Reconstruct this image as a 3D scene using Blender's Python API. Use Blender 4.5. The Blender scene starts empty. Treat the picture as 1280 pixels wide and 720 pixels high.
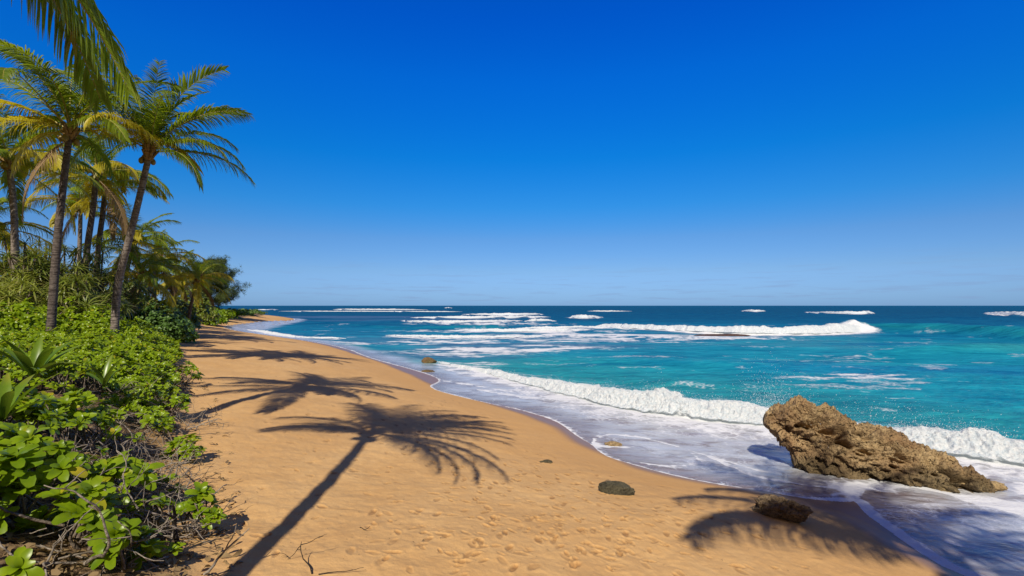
import bpy, math, random
import numpy as np
from mathutils import Vector, Matrix

# ------------------------------------------------------------------ camera, sky, sun, exposure
SC = bpy.context.scene
COL = SC.collection
H = 4.2                                   # eye height above the sea
F = 640.0                                 # focal length in photo pixels (photo 1280 x 720)
HZ = 382.0                                # photo row of the horizon
cd = bpy.data.cameras.new('camera')
cam = bpy.data.objects.new('camera', cd)
COL.objects.link(cam)
cam.location = (0, 0, H)
cam.rotation_euler = (math.radians(90), 0, math.radians(0))
cd.sensor_width = 36.0
cd.lens = 36.0 * F / 1280.0
cd.shift_y = (HZ - 360.0) / 1280.0
cd.clip_start = 0.05
cd.clip_end = 200000
SC.camera = cam

SUN_EL = math.radians(43)
SX, SY = 0.13, 0.9915                     # direction in which shadows fall on the ground
world = bpy.data.worlds.new('World')
SC.world = world
world.use_nodes = True
wt = world.node_tree
for n in list(wt.nodes): wt.nodes.remove(n)
def wn(t, **k):
    n = wt.nodes.new(t)
    for a, b in k.items(): setattr(n, a, b)
    return n
sky = wn('ShaderNodeTexSky', sky_type='NISHITA')
sky.sun_disc = False
sky.sun_elevation = SUN_EL
sky.sun_rotation = math.atan2(-SX, -SY)
sky.altitude = 0
sky.air_density = 1.0
sky.dust_density = 0.25
sky.ozone_density = 3.5
hsv = wn('ShaderNodeHueSaturation')
hsv.inputs['Hue'].default_value = 0.5
hsv.inputs['Saturation'].default_value = 1.32
hsv.inputs['Value'].default_value = 1.9
wt.links.new(sky.outputs[0], hsv.inputs['Color'])
# thin far cloud bank low over the horizon
tc = wn('ShaderNodeTexCoord')
mp = wn('ShaderNodeMapping')
mp.inputs['Scale'].default_value = (5, 5, 75)
wt.links.new(tc.outputs['Generated'], mp.inputs['Vector'])
nz = wn('ShaderNodeTexNoise')
nz.inputs['Scale'].default_value = 2.2
nz.inputs['Detail'].default_value = 6
nz.inputs['Roughness'].default_value = 0.6
wt.links.new(mp.outputs[0], nz.inputs['Vector'])
cr = wn('ShaderNodeValToRGB')
cr.color_ramp.elements[0].position = 0.52
cr.color_ramp.elements[1].position = 0.68
wt.links.new(nz.outputs['Fac'], cr.inputs['Fac'])
sp = wn('ShaderNodeSeparateXYZ')
wt.links.new(tc.outputs['Generated'], sp.inputs[0])
band = wn('ShaderNodeMapRange')
band.inputs['From Min'].default_value = 0.02
band.inputs['From Max'].default_value = 0.10
band.inputs['To Min'].default_value = 0.50
band.inputs['To Max'].default_value = 0.0
wt.links.new(sp.outputs['Z'], band.inputs['Value'])
mul = wn('ShaderNodeMath', operation='MULTIPLY')
wt.links.new(cr.outputs['Color'], mul.inputs[0])
wt.links.new(band.outputs[0], mul.inputs[1])
mixc = wn('ShaderNodeMix', data_type='RGBA')
mixc.inputs['B'].default_value = (2.3, 3.5, 5.9, 1)
wt.links.new(mul.outputs[0], mixc.inputs['Factor'])
# air of a clear trade-wind day: deepen the blue away from the horizon
def lin(c): return tuple(((v / 255 + .055) / 1.055)**2.4 if v > 10 else v / 255 / 12.92 for v in c)
grade = wn('ShaderNodeValToRGB')
GR = [(.0, (130, 180, 233), (230, 235, 204)), (.0655, (134, 184, 234), (191, 228, 234)), (.127, (100, 163, 230), (139, 194, 232)), (.187, (52, 146, 228), (106, 165, 216)),
      (.274, (14, 127, 222), (78, 139, 197)), (.40, (3, 103, 213), (53, 112, 171)), (.49, (1, 86, 200), (43, 99, 156))]
while len(grade.color_ramp.elements) < len(GR): grade.color_ramp.elements.new(.5)
for e_, (z_, a_, b_) in zip(grade.color_ramp.elements, GR):
    e_.position = z_
    e_.color = tuple(p_ / q_ / 1.9 for p_, q_ in zip(lin(a_), lin(b_))) + (1,)
wt.links.new(sp.outputs['Z'], grade.inputs['Fac'])
graded = wn('ShaderNodeMix', data_type='RGBA', blend_type='MULTIPLY')
graded.inputs['Factor'].default_value = 1.0
wt.links.new(hsv.outputs[0], graded.inputs['A'])
wt.links.new(grade.outputs[0], graded.inputs['B'])
# warm glow added to the sky round the sun, behind the camera, to fill shadows
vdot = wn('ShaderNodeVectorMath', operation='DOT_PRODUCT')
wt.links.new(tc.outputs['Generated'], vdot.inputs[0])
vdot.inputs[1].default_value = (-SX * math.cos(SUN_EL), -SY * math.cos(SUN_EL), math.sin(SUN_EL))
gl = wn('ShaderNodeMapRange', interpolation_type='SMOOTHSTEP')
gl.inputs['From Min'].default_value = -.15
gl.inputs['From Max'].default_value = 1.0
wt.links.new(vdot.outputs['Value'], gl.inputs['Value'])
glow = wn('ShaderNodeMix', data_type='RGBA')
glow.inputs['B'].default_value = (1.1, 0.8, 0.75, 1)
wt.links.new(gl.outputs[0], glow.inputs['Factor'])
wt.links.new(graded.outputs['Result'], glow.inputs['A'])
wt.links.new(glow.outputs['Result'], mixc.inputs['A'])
bg = wn('ShaderNodeBackground')
bg.inputs['Strength'].default_value = 0.10
wo = wn('ShaderNodeOutputWorld')
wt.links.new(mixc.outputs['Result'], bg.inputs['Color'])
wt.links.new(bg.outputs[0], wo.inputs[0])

sl = bpy.data.lights.new('sun', 'SUN')
sl.energy = 5.0
sl.angle = math.radians(0.5)
sl.color = (1.0, 0.92, 0.78)
sun = bpy.data.objects.new('sun', sl)
COL.objects.link(sun)
sun.location = (-5, -30, 40)
sun.rotation_euler = Vector((SX * math.cos(SUN_EL), SY * math.cos(SUN_EL), -math.sin(SUN_EL))).to_track_quat('-Z', 'Y').to_euler()

SC.render.engine = 'CYCLES'
SC.view_settings.view_transform = 'Standard'
SC.view_settings.look = 'None'
SC.view_settings.exposure = 0.0
SC.view_settings.gamma = 1.0
SC.cycles.max_bounces = 6
SC.cycles.diffuse_bounces = 3
SC.cycles.glossy_bounces = 3
SC.cycles.transmission_bounces = 4
SC.cycles.transparent_max_bounces = 12
SC.cycles.caustics_reflective = False
SC.cycles.caustics_refractive = False

rng = np.random.default_rng(7)
random.seed(7)

# ------------------------------------------------------------------ numpy helpers
_perm = np.random.default_rng(3).permutation(256)
_perm = np.concatenate([_perm, _perm, _perm])
_g2 = np.stack([np.cos(np.arange(256) * 2.39996), np.sin(np.arange(256) * 2.39996)], 1)
_g3 = np.random.default_rng(5).normal(size=(256, 3)); _g3 /= np.linalg.norm(_g3, axis=1)[:, None]

def perlin2(x, y):
    x = np.asarray(x, float); y = np.asarray(y, float)
    xi = np.floor(x).astype(np.int64); yi = np.floor(y).astype(np.int64)
    xf = x - xi; yf = y - yi
    u = xf**3 * (xf * (xf * 6 - 15) + 10); v = yf**3 * (yf * (yf * 6 - 15) + 10)
    xi &= 255; yi &= 255
    def g(ix, iy, dx, dy):
        h = _perm[_perm[ix & 255] + (iy & 255)]
        return _g2[h, 0] * dx + _g2[h, 1] * dy
    a = g(xi, yi, xf, yf); b = g(xi + 1, yi, xf - 1, yf)
    c = g(xi, yi + 1, xf, yf - 1); d = g(xi + 1, yi + 1, xf - 1, yf - 1)
    return (a + u * (b - a)) * (1 - v) + (c + u * (d - c)) * v

def fbm2(x, y, o=4, r=0.5):
    s = 0; a = 1.0; f = 1.0
    for i in range(o):
        s = s + a * perlin2(x * f + 17.3 * i, y * f + 9.1 * i); a *= r; f *= 2.03
    return s

def perlin3(p):
    pi = np.floor(p).astype(np.int64); pf = p - pi
    u = pf**3 * (pf * (pf * 6 - 15) + 10)
    pi &= 255
    out = 0
    for dx in (0, 1):
        for dy in (0, 1):
            for dz in (0, 1):
                h = _perm[_perm[_perm[(pi[:, 0] + dx) & 255] + ((pi[:, 1] + dy) & 255)] + ((pi[:, 2] + dz) & 255)]
                g = _g3[h]
                d = (pf - np.array([dx, dy, dz]))
                w = (u[:, 0] if dx else 1 - u[:, 0]) * (u[:, 1] if dy else 1 - u[:, 1]) * (u[:, 2] if dz else 1 - u[:, 2])
                out = out + w * (g * d).sum(1)
    return out

def fbm3(p, o=4, r=0.5, ridged=False):
    s = 0; a = 1.0; f = 1.0
    for i in range(o):
        n = perlin3(p * f + 13.7 * i)
        if ridged: n = 0.5 - 2 * np.abs(n)
        s = s + a * n; a *= r; f *= 2.05
    return s

def sstep(a, b, x):
    t = np.clip((x - a) / (b - a), 0, 1)
    return t * t * (3 - 2 * t)

def G(px, py, z=0.0):
    """world x, y of a photo point that lies at height z"""
    d = F * (H - z) / (py - HZ)
    return ((px - 640.0) / F * d, d)

def chaikin(P, n=2):
    P = [np.array(p, float) for p in P]
    for _ in range(n):
        Q = [P[0]]
        for a, b in zip(P[:-1], P[1:]):
            Q += [a * .75 + b * .25, a * .25 + b * .75]
        Q.append(P[-1]); P = Q
    return np.array(P)

def line_dist(x, y, P):
    """distance to an open polyline, side (+1 on the left), segment parameter"""
    best = np.full(x.shape, 1e18); side = np.zeros(x.shape); par = np.zeros(x.shape)
    for i in range(len(P) - 1):
        ax, ay = P[i][:2]; bx, by = P[i + 1][:2]
        ex, ey = bx - ax, by - ay; L2 = ex * ex + ey * ey + 1e-12
        t = np.clip(((x - ax) * ex + (y - ay) * ey) / L2, 0, 1)
        dx = x - ax - t * ex; dy = y - ay - t * ey
        d = dx * dx + dy * dy
        m = d < best
        best = np.where(m, d, best)
        side = np.where(m, np.sign(ex * dy - ey * dx), side)
        par = np.where(m, i + t, par)
    return np.sqrt(best), side, par

def inside(x, y, P):
    r = np.zeros(x.shape, bool)
    n = len(P)
    for i in range(n):
        ax, ay = P[i][:2]; bx, by = P[(i + 1) % n][:2]
        if ay == by: continue
        c = ((ay > y) != (by > y)) & (x < (bx - ax) * (y - ay) / (by - ay) + ax)
        r ^= c
    return r

# ------------------------------------------------------------------ mesh helpers
def mesh_np(name, V, Q, mats, mi=None, attrs=None, smooth=True):
    """mesh from a vertex array and a quad array, point attributes given as arrays"""
    me = bpy.data.meshes.new(name)
    V = np.ascontiguousarray(V, dtype=np.float32); Q = np.ascontiguousarray(Q, dtype=np.int32)
    k = Q.shape[1]
    me.vertices.add(len(V)); me.vertices.foreach_set('co', V.ravel())
    me.loops.add(Q.size); me.loops.foreach_set('vertex_index', Q.ravel())
    me.polygons.add(len(Q))
    me.polygons.foreach_set('loop_start', np.arange(0, Q.size, k, dtype=np.int32))
    me.polygons.foreach_set('loop_total', np.full(len(Q), k, np.int32))
    if mi is not None: me.polygons.foreach_set('material_index', np.ascontiguousarray(mi, np.int32))
    me.polygons.foreach_set('use_smooth', np.full(len(Q), smooth))
    for m in (mats if isinstance(mats, (list, tuple)) else [mats]): me.materials.append(m)
    for nm, a in (attrs or {}).items():
        a = np.asarray(a, np.float32)
        if a.ndim == 1:
            at = me.attributes.new(nm, 'FLOAT', 'POINT'); at.data.foreach_set('value', a)
        else:
            at = me.attributes.new(nm, 'FLOAT_VECTOR', 'POINT'); at.data.foreach_set('vector', np.ascontiguousarray(a).ravel())
    me.update(); me.validate()
    return me

def put(name, me, parent=None, loc=None):
    o = bpy.data.objects.new(name, me); COL.objects.link(o)
    if parent: o.parent = parent
    if loc is not None: o.location = loc
    return o

def tag(o, label=None, cat=None, group=None, kind=None):
    if label: o['label'] = label
    if cat: o['category'] = cat
    if group: o['group'] = group
    if kind: o['kind'] = kind
    return o

def thing(name, loc, label, cat, group=None):
    o = bpy.data.objects.new(name, None); COL.objects.link(o)
    o.location = loc; o.empty_display_size = 0.2
    return tag(o, label, cat, group)

class Q:
    """collects quads"""
    def __init__(s): s.v = []; s.q = []; s.m = []; s.a = []; s.n = 0
    def add(s, V, q, m=0, a=None):
        V = np.asarray(V, float); q = np.asarray(q, int)
        s.v.append(V); s.q.append(q + s.n); s.m.append(np.full(len(q), m)); s.n += len(V)
        s.a.append(np.zeros(len(V)) if a is None else np.broadcast_to(np.asarray(a, float), (len(V),)))
    def mesh(s, name, mats, smooth=True):
        return mesh_np(name, np.concatenate(s.v), np.concatenate(s.q), mats, np.concatenate(s.m), {'t': np.concatenate(s.a)}, smooth)

def grid_quads(nr, nc, wrap=False):
    c = nc if wrap else nc - 1
    i = np.arange(nr - 1)[:, None]; j = np.arange(c)[None, :]
    j2 = (j + 1) % nc
    a = i * nc + j; b = i * nc + j2; e = (i + 1) * nc + j2; f = (i + 1) * nc + j
    return np.stack([a, b, e, f], -1).reshape(-1, 4)

def tube(P, R, sides=8):
    """tapered tube along points P with radii R -> verts, quads"""
    P = np.asarray(P, float); R = np.broadcast_to(np.asarray(R, float), (len(P),))
    T = np.gradient(P, axis=0); T /= np.linalg.norm(T, axis=1)[:, None] + 1e-9
    ref = np.array([0.31, 0.87, 0.2]) if abs(T[0, 2]) > .7 else np.array([0.05, 0.1, 1.0])
    A = np.cross(T, ref); A /= np.linalg.norm(A, axis=1)[:, None] + 1e-9
    B = np.cross(T, A)
    th = np.arange(sides) / sides * 2 * np.pi
    V = P[:, None, :] + R[:, None, None] * (np.cos(th)[None, :, None] * A[:, None, :] + np.sin(th)[None, :, None] * B[:, None, :])
    V = V.reshape(-1, 3)
    q = grid_quads(len(P), sides, True)
    V = np.concatenate([V, P[-1:] + T[-1:] * R[-1] * .4])
    e = len(V) - 1; o = (len(P) - 1) * sides
    cap = np.array([[o + i, o + (i + 1) % sides, e, e] for i in range(sides)])
    # caps are made of quads with a short edge: use pairs of sides to stay quad
    cap = np.array([[o + i, o + (i + 1) % sides, o + (i + 2) % sides, e] for i in range(0, sides - 1, 2)])
    return V, np.concatenate([q, cap])

def spline(P, n):
    P = np.asarray(P, float)
    if len(P) == 2: return P[0] + (P[1] - P[0]) * np.linspace(0, 1, n)[:, None]
    X = np.concatenate([[2 * P[0] - P[1]], P, [2 * P[-1] - P[-2]]])
    out = []
    for t in np.linspace(0, len(P) - 1 - 1e-6, n):
        i = int(t); f = t - i
        a, b, c, d = X[i], X[i + 1], X[i + 2], X[i + 3]
        out.append(.5 * (2 * b + (c - a) * f + (2 * a - 5 * b + 4 * c - d) * f * f + (3 * b - a - 3 * c + d) * f**3))
    return np.array(out)

# ------------------------------------------------------------------ materials
class NT:
    def __init__(s, name):
        s.m = bpy.data.materials.new(name); s.m.use_nodes = True
        s.t = s.m.node_tree
        for n in list(s.t.nodes): s.t.nodes.remove(n)
        s.out = s.n('ShaderNodeOutputMaterial')
    def n(s, ty, ins=None, **k):
        x = s.t.nodes.new(ty)
        for a, b in k.items(): setattr(x, a, b)
        for a, b in (ins or {}).items(): s.set(x, a, b)
        return x
    def set(s, x, key, v):
        i = x.inputs[key]
        if isinstance(v, bpy.types.NodeSocket): s.t.links.new(v, i)
        elif isinstance(v, bpy.types.Node): s.t.links.new(v.outputs[0], i)
        else: i.default_value = v
    def attr(s, name, out='Fac'):
        return s.n('ShaderNodeAttribute', attribute_name=name).outputs[out]
    def math(s, op, a, b=0.0, c=None, clamp=False):
        x = s.n('ShaderNodeMath', operation=op, use_clamp=clamp)
        s.set(x, 0, a); s.set(x, 1, b)
        if c is not None: s.set(x, 2, c)
        return x.outputs[0]
    def mix(s, f, a, b, blend='MIX'):
        x = s.n('ShaderNodeMix', data_type='RGBA', blend_type=blend)
        s.set(x, 'Factor', f); s.set(x, 'A', a); s.set(x, 'B', b)
        return x.outputs['Result']
    def noise(s, vec, scale, detail=4, rough=.55, out='Fac', dist=0.0):
        x = s.n('ShaderNodeTexNoise', {'Scale': scale, 'Detail': detail, 'Roughness': rough, 'Distortion': dist})
        if vec is not None: s.set(x, 'Vector', vec)
        return x.outputs[out]
    def ramp(s, f, *st):
        x = s.n('ShaderNodeValToRGB'); e = x.color_ramp.elements
        while len(e) < len(st): e.new(.5)
        for i, (p, c) in enumerate(st):
            e[i].position = p; e[i].color = c if len(c) == 4 else (*c, 1)
        s.set(x, 'Fac', f); return x.outputs['Color']
    def rng(s, v, a, b, c=0.0, d=1.0, smooth=False):
        x = s.n('ShaderNodeMapRange', {'Value': v, 'From Min': a, 'From Max': b, 'To Min': c, 'To Max': d})
        if smooth: x.interpolation_type = 'SMOOTHSTEP'
        return x.outputs[0]
    def pos(s, scale=None):
        g = s.n('ShaderNodeNewGeometry').outputs['Position']
        if scale is None: return g
        return s.n('ShaderNodeMapping', {'Vector': g, 'Scale': scale}).outputs[0]
    def obj(s): return s.n('ShaderNodeTexCoord').outputs['Object']
    def bump(s, h, strength, dist, nrm=None):
        x = s.n('ShaderNodeBump', {'Height': h, 'Strength': strength, 'Distance': dist})
        if nrm is not None: s.set(x, 'Normal', nrm)
        return x.outputs[0]
    def bsdf(s, col, rough=.6, spec=.5, nrm=None):
        x = s.n('ShaderNodeBsdfPrincipled', {'Base Color': col, 'Roughness': rough, 'Specular IOR Level': spec})
        if nrm is not None: s.set(x, 'Normal', nrm)
        return x.outputs[0]
    def mixs(s, f, a, b):
        x = s.n('ShaderNodeMixShader'); s.set(x, 0, f); s.set(x, 1, a); s.set(x, 2, b); return x.outputs[0]
    def done(s, sh):
        s.t.links.new(sh, s.out.inputs['Surface']); return s.m

def leaf_material(name, dark, light, tip=None, rough=.4, trans=.35, spec=.5, tipw=(0.65, 1.0), var=.5):
    k = NT(name)
    rnd = k.n('ShaderNodeObjectInfo').outputs['Random']
    n = k.math('ADD', k.math('MULTIPLY', k.noise(k.pos(), 1.7, 3, .6), .5), k.math('MULTIPLY', k.noise(k.pos(), 11, 2, .5), .5))
    f = k.math('ADD', k.math('MULTIPLY', rnd, var * .6), k.math('MULTIPLY', n, 1.0 - var * .4))
    f = k.rng(f, .3, .95)
    c = k.mix(f, (*dark, 1), (*light, 1))
    if tip:
        t = k.rng(k.attr('t'), tipw[0], tipw[1])
        t = k.math('MULTIPLY', t, k.rng(k.noise(k.pos(), 3.1, 2), .35, .65), clamp=True)
        c = k.mix(t, c, (*tip, 1))
    d = k.bsdf(c, rough, spec)
    tr = k.n('ShaderNodeBsdfTranslucent', {'Color': k.mix(.5, c, (light[0] * 1.3, light[1] * 1.25, light[2] * .6, 1))}).outputs[0]
    return k.done(k.mixs(trans, d, tr))

def bark_material(name, a, b, ring=0.0, scale=9.0):
    k = NT(name)
    p = k.obj()
    n = k.noise(p, scale, 6, .65)
    c = k.mix(k.rng(n, .35, .7), (*a, 1), (*b, 1))
    st = k.noise(k.n('ShaderNodeMapping', {'Vector': p, 'Scale': (3, 3, 26)}).outputs[0], 1.0, 3, .5)
    c = k.mix(k.rng(st, .5, .68), c, (a[0] * .45, a[1] * .42, a[2] * .4, 1))
    h = k.math('ADD', n, k.math('MULTIPLY', st, 1.2))
    return k.done(k.bsdf(c, .9, .2, k.bump(h, .8, .03)))

M = {}
M['frond'] = leaf_material('frond_leaf', (.05, .11, .010), (.37, .46, .022), (.50, .36, .13), .36, .48, tipw=(.80, 1.05))
M['frond_yellow'] = leaf_material('frond_leaf_yellow', (.36, .34, .014), (.66, .54, .035), (.48, .33, .12), .4, .48, tipw=(.80, 1.05))
M['frond_dry'] = leaf_material('frond_leaf_dry', (.16, .10, .045), (.34, .24, .12), None, .7, .2, .2)
M['rachis'] = NT('frond_rachis'); M['rachis'] = M['rachis'].done(M['rachis'].bsdf((.34, .27, .06, 1), .45))
M['rachis_dry'] = NT('dry_rachis'); M['rachis_dry'] = M['rachis_dry'].done(M['rachis_dry'].bsdf((.26, .17, .09, 1), .7))
M['bark'] = bark_material('palm_bark', (.13, .105, .09), (.32, .27, .23))
M['bark_dark'] = bark_material('shaded_palm_bark', (.075, .06, .054), (.19, .155, .135))  # darker copy of the bark, shade among the palms put into its colour
M['wood'] = bark_material('shrub_wood', (.13, .10, .075), (.25, .20, .16), scale=22)
M['driftwood'] = bark_material('driftwood', (.20, .165, .13), (.42, .36, .30), scale=22)
M['blackwood'] = bark_material('charred_wood', (.020, .016, .013), (.06, .048, .04), scale=22)
M['fibre'] = bark_material('palm_fibre', (.22, .13, .05), (.42, .28, .12), scale=14)
M['nut'] = NT('coconut_husk'); M['nut'] = M['nut'].done(M['nut'].bsdf((.22, .16, .03, 1), .5))
M['naupaka'] = leaf_material('beach_shrub_leaf', (.10, .19, .006), (.39, .51, .012), (.55, .42, .03), .33, .36, .35, (0.0, 3.0), .25)
M['lily'] = leaf_material('lily_leaf', (.085, .17, .012), (.20, .30, .02), (.30, .28, .04), .32, .32, .5)
M['pandan'] = leaf_material('pandanus_leaf', (.08, .13, .016), (.36, .40, .05), (.34, .25, .11), .4, .35)
M['heliotrope'] = leaf_material('grey_green_leaf', (.07, .15, .025), (.20, .31, .075), None, .45, .25)
M['ironwood'] = leaf_material('ironwood_needle', (.035, .06, .012), (.13, .165, .035), None, .6, .2, .3)
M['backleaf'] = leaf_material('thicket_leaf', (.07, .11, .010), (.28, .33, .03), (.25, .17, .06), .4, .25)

# ------------------------------------------------------------------ the lie of the land
ZE = 0.12
EPX = [(1190, 717), (1140, 685), (1100, 655), (1080, 640), (1069, 624), (1062, 626), (1030, 625), (1000, 622), (950, 613), (900, 607), (850, 598), (822, 591),
       (790, 582), (763, 576), (748, 567), (740, 556), (722, 546), (700, 529), (684, 522), (660, 515), (636, 509), (600, 504), (566, 498), (546, 493), (538, 488), (537, 484), (543, 479), (549, 475), (543, 470),
       (520, 463), (497, 457), (466, 449), (450, 443), (437, 437), (403, 429), (362, 423.5), (320, 419), (287, 416), (274, 413.5), (286, 411), (308, 407.5), (336, 403.5), (369, 400.5)]
E_ = [(30, -40), (15, -12), (9.4, 2.0)] + [G(a, b, ZE) for a, b in EPX] + [(-70, 163), (-92, 182), (-200, 235)]
E_ = chaikin(E_, 1)
SEA = np.concatenate([E_, [(-3000, 900), (-60000, 8000), (-60000, 90000), (90000, 90000), (90000, -40)]])
BPX = [(1190, 720), (1090, 652), (985, 619), (880, 602), (790, 580), (735, 553), (680, 522), (600, 500), (550, 484), (510, 463), (450, 443), (403, 429), (340, 420), (300, 414), (340, 406)]
B_ = [(30, -40), (15, -12), (9.4, 2.0)] + [G(a, b, ZE) for a, b in BPX] + [(-62, 150), (-70, 163), (-92, 182), (-200, 235)]
B_ = chaikin(B_, 3)
BSEA = np.concatenate([B_, [(-3000, 900), (-60000, 8000), (-60000, 90000), (90000, 90000), (90000, -40)]])
V_ = [(30, -60), (9, -15), (3.2, -5.5), (0.3, -0.4), (-1.5, 2.3), (-2.55, 4.2), (-3.5, 5.9), (-5.6, 8.6), (-7.6, 12.0), (-10.4, 16.2), (-13.2, 20.9), (-20, 31), (-28, 44.5), (-38, 61), (-47, 78), (-55, 96), (-60, 112), (-66, 137), (-76, 158), (-110, 180), (-260, 235)]
V_ = chaikin(V_, 2)
VPOLY = np.concatenate([V_, [(-3000, 500), (-3000, -3000), (30, -3000)]])

def shore_s(x, y):
    d, _, _ = line_dist(x, y, B_)
    return np.where(inside(x, y, BSEA), -d, d)
def veg_s(x, y):
    d, _, _ = line_dist(x, y, V_)
    return np.where(inside(x, y, VPOLY), d, -d)

def h_base(x, y, s=None, v=None):
    x = np.asarray(x, float); y = np.asarray(y, float)
    if s is None: s = shore_s(x, y)
    if v is None: v = veg_s(x, y)
    up = ZE + 2.05 * np.tanh(np.maximum(s, 0) * .088)
    dn = ZE + .045 * np.maximum(s, -7) + .10 * np.minimum(s + 7, 0)
    h = np.where(s > 0, up, np.maximum(dn, -4))
    h = h + .05 * fbm2(x * .35, y * .35, 3) * sstep(.5, 3, s)
    h = h + .62 * sstep(-.3, 2.2, v) + np.clip(v - 2, 0, 40) * .02 + .10 * fbm2(x * .8 + 3, y * .8, 3) * sstep(0, 1, v)
    return h

_gx = np.linspace(-14, 12, 326); _gy = np.linspace(-2, 34, 451)
_GXX, _GYY = np.meshgrid(_gx, _gy, indexing='ij')
_hg = h_base(_GXX.ravel(), _GYY.ravel()).reshape(_GXX.shape)
def zb(x, y):
    if -14 < x < 11.9 and -2 < y < 33.9:
        fx = (x + 14) / 0.08; fy = (y + 2) / 0.08
        i = int(fx); j = int(fy); fx -= i; fy -= j
        return float((_hg[i, j] * (1 - fx) + _hg[i + 1, j] * fx) * (1 - fy) + (_hg[i, j + 1] * (1 - fx) + _hg[i + 1, j + 1] * fx) * fy)
    return float(h_base(np.array([x]), np.array([y]))[0])

def GT(px, py, up=0.0):
    """the place on the ground (plus a height) seen at a photo point"""
    z = 1.0
    for _ in range(40):
        x, y = G(px, py, min(z + up, H - .05)); z = .5 * z + .5 * zb(x, y)
    return x, y, zb(x, y)

# terrain: one sheet, finest where the camera looks
def fan(kfront, kback, span):
    f = np.linspace(-span, span, kfront); b = np.linspace(span, 2 * math.pi - span, kback + 2)[1:-1]
    return np.concatenate([f, b])
ang = fan(1000, 110, math.radians(52))
r1 = np.geomspace(.25, 2.5, 16)[:-1]
r2 = 1 / np.linspace(1 / 2.5, 1 / 260., 960)
r3 = np.geomspace(260, 60000, 26)[1:]
rad = np.concatenate([r1, r2, r3])
RR, AA = np.meshgrid(rad, ang, indexing='ij')
gx = (RR * np.sin(AA)).ravel(); gy = (RR * np.cos(AA)).ravel()
gs = shore_s(gx, gy); gv = veg_s(gx, gy)
gz = h_base(gx, gy, gs, gv)
beach = sstep(.8, 2.5, gs) * (1 - sstep(-.5, .6, gv))
near = (gy > 0) & (np.hypot(gx, gy) < 45)
det = np.zeros_like(gz)
det[near] = 0.021 * fbm2(gx[near] * 1.7, gy[near] * 2.1, 4) + .006 * fbm2(gx[near] * 9, gy[near] * 9, 3)
det *= beach
# tide lines: faint ridges that run along the shore
det += beach * .012 * np.exp(-((gs - 5.0 - .5 * perlin2(gx * .3, gy * .3)) / .25)**2)
# footprints
fp = np.zeros_like(gz)
sel = np.where(near & (beach > .1) & (np.hypot(gx, gy) < 24))[0]
cx = gx[sel]; cy = gy[sel]; acc = np.zeros(len(sel))
prints = []
def trail(x, y, a, n, step=.55, jit=.06):
    for i in range(n):
        sd = .09 if i % 2 else -.09
        prints.append((x - sd * math.sin(a) + random.gauss(0, jit), y + sd * math.cos(a) + random.gauss(0, jit), a + random.gauss(0, .2)))
        x += step * math.cos(a); y += step * math.sin(a); a += random.gauss(0, .07)
for p, a, n in (((470, 700), 1.2, 14), ((560, 715), 1.0, 13), ((640, 710), .9, 13), ((700, 700), 1.5, 16), ((760, 715), 2.0, 15), ((840, 716), 1.9, 14), ((930, 715), 2.3, 12),
                ((1010, 690), 2.6, 16), ((820, 650), 2.5, 18), ((600, 640), 1.7, 18), ((520, 560), 1.6, 16), ((430, 530), 1.4, 16), ((690, 640), 2.4, 16), ((600, 700), .35, 10), ((560, 600), .1, 12), ((740, 690), .6, 8), ((470, 640), .9, 9)):
    x, y, _ = GT(*p); trail(x, y, a, n)
for _ in range(300):
    x, y, _ = GT(random.triangular(440, 1000, 720), random.triangular(520, 725, 650)); prints.append((x, y, random.gauss(1.9, .9)))
for _ in range(90):
    x, y, _ = GT(random.uniform(300, 620), random.uniform(470, 700)); prints.append((x, y, random.uniform(0, 6.3)))
for x, y, a in prints:
    m = np.where((np.abs(cx - x) < .28) & (np.abs(cy - y) < .28))[0]
    if not len(m): continue
    k = random.uniform(.5, .95); dp = random.uniform(.35, 1.1)
    u = ((cx[m] - x) * math.cos(a) + (cy[m] - y) * math.sin(a)) / (.125 * k); w = (-(cx[m] - x) * math.sin(a) + (cy[m] - y) * math.cos(a)) / (.048 * k * (1 + .25 * random.random()))
    r = np.sqrt(u * u + (w + .25 * u * u - .1)**2)
    acc[m] += dp * (-.034 * (1 - sstep(.70, 1.05, r)) * (.75 + .35 * u * np.sign(random.random() - .5)) + .011 * np.exp(-((r - 1.25) / .22)**2))
fp[sel] = np.clip(acc * .62, -.04, .02)
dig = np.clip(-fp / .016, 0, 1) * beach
gz = gz + det + fp * beach
wet = 1 - sstep(.15, .75, gs + .3 * perlin2(gx * .5, gy * .5) - .35 * sstep(30, 70, gy))
k = NT('beach_sand')
p = k.pos()
n1 = k.noise(p, .55, 5, .6); n2 = k.noise(p, 60, 4, .7); n3 = k.noise(p, 5.5, 5, .65)
c = k.mix(k.rng(n1, .3, .7), (.60, .355, .14, 1), (.70, .445, .195, 1))
c = k.mix(k.math('MULTIPLY', k.rng(n3, .40, .72), .45), c, (.50, .27, .10, 1))
c = k.mix(k.math('MULTIPLY', k.rng(n2, .45, .75), .35), c, (.40, .23, .10, 1))
w = k.attr('wet')
c = k.mix(k.math('MULTIPLY', k.attr('damp'), .55), c, (.55, .30, .105, 1))
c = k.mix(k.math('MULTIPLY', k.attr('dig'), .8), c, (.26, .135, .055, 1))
c = k.mix(k.rng(k.noise(p, .22, 4, .65), .42, .72, 0, .5), c, (.50, .285, .115, 1))
c = k.mix(k.math('MULTIPLY', w, .9), c, (.235, .135, .075, 1))
litter = k.noise(p, 24, 5, .7)
soil = k.ramp(litter, (.35, (.045, .028, .015)), (.5, (.17, .105, .055)), (.68, (.34, .24, .14)))
grass = k.mix(k.rng(k.noise(p, 90, 3, .6), .4, .7), (.10, .12, .02, 1), (.20, .20, .05, 1))
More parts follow.
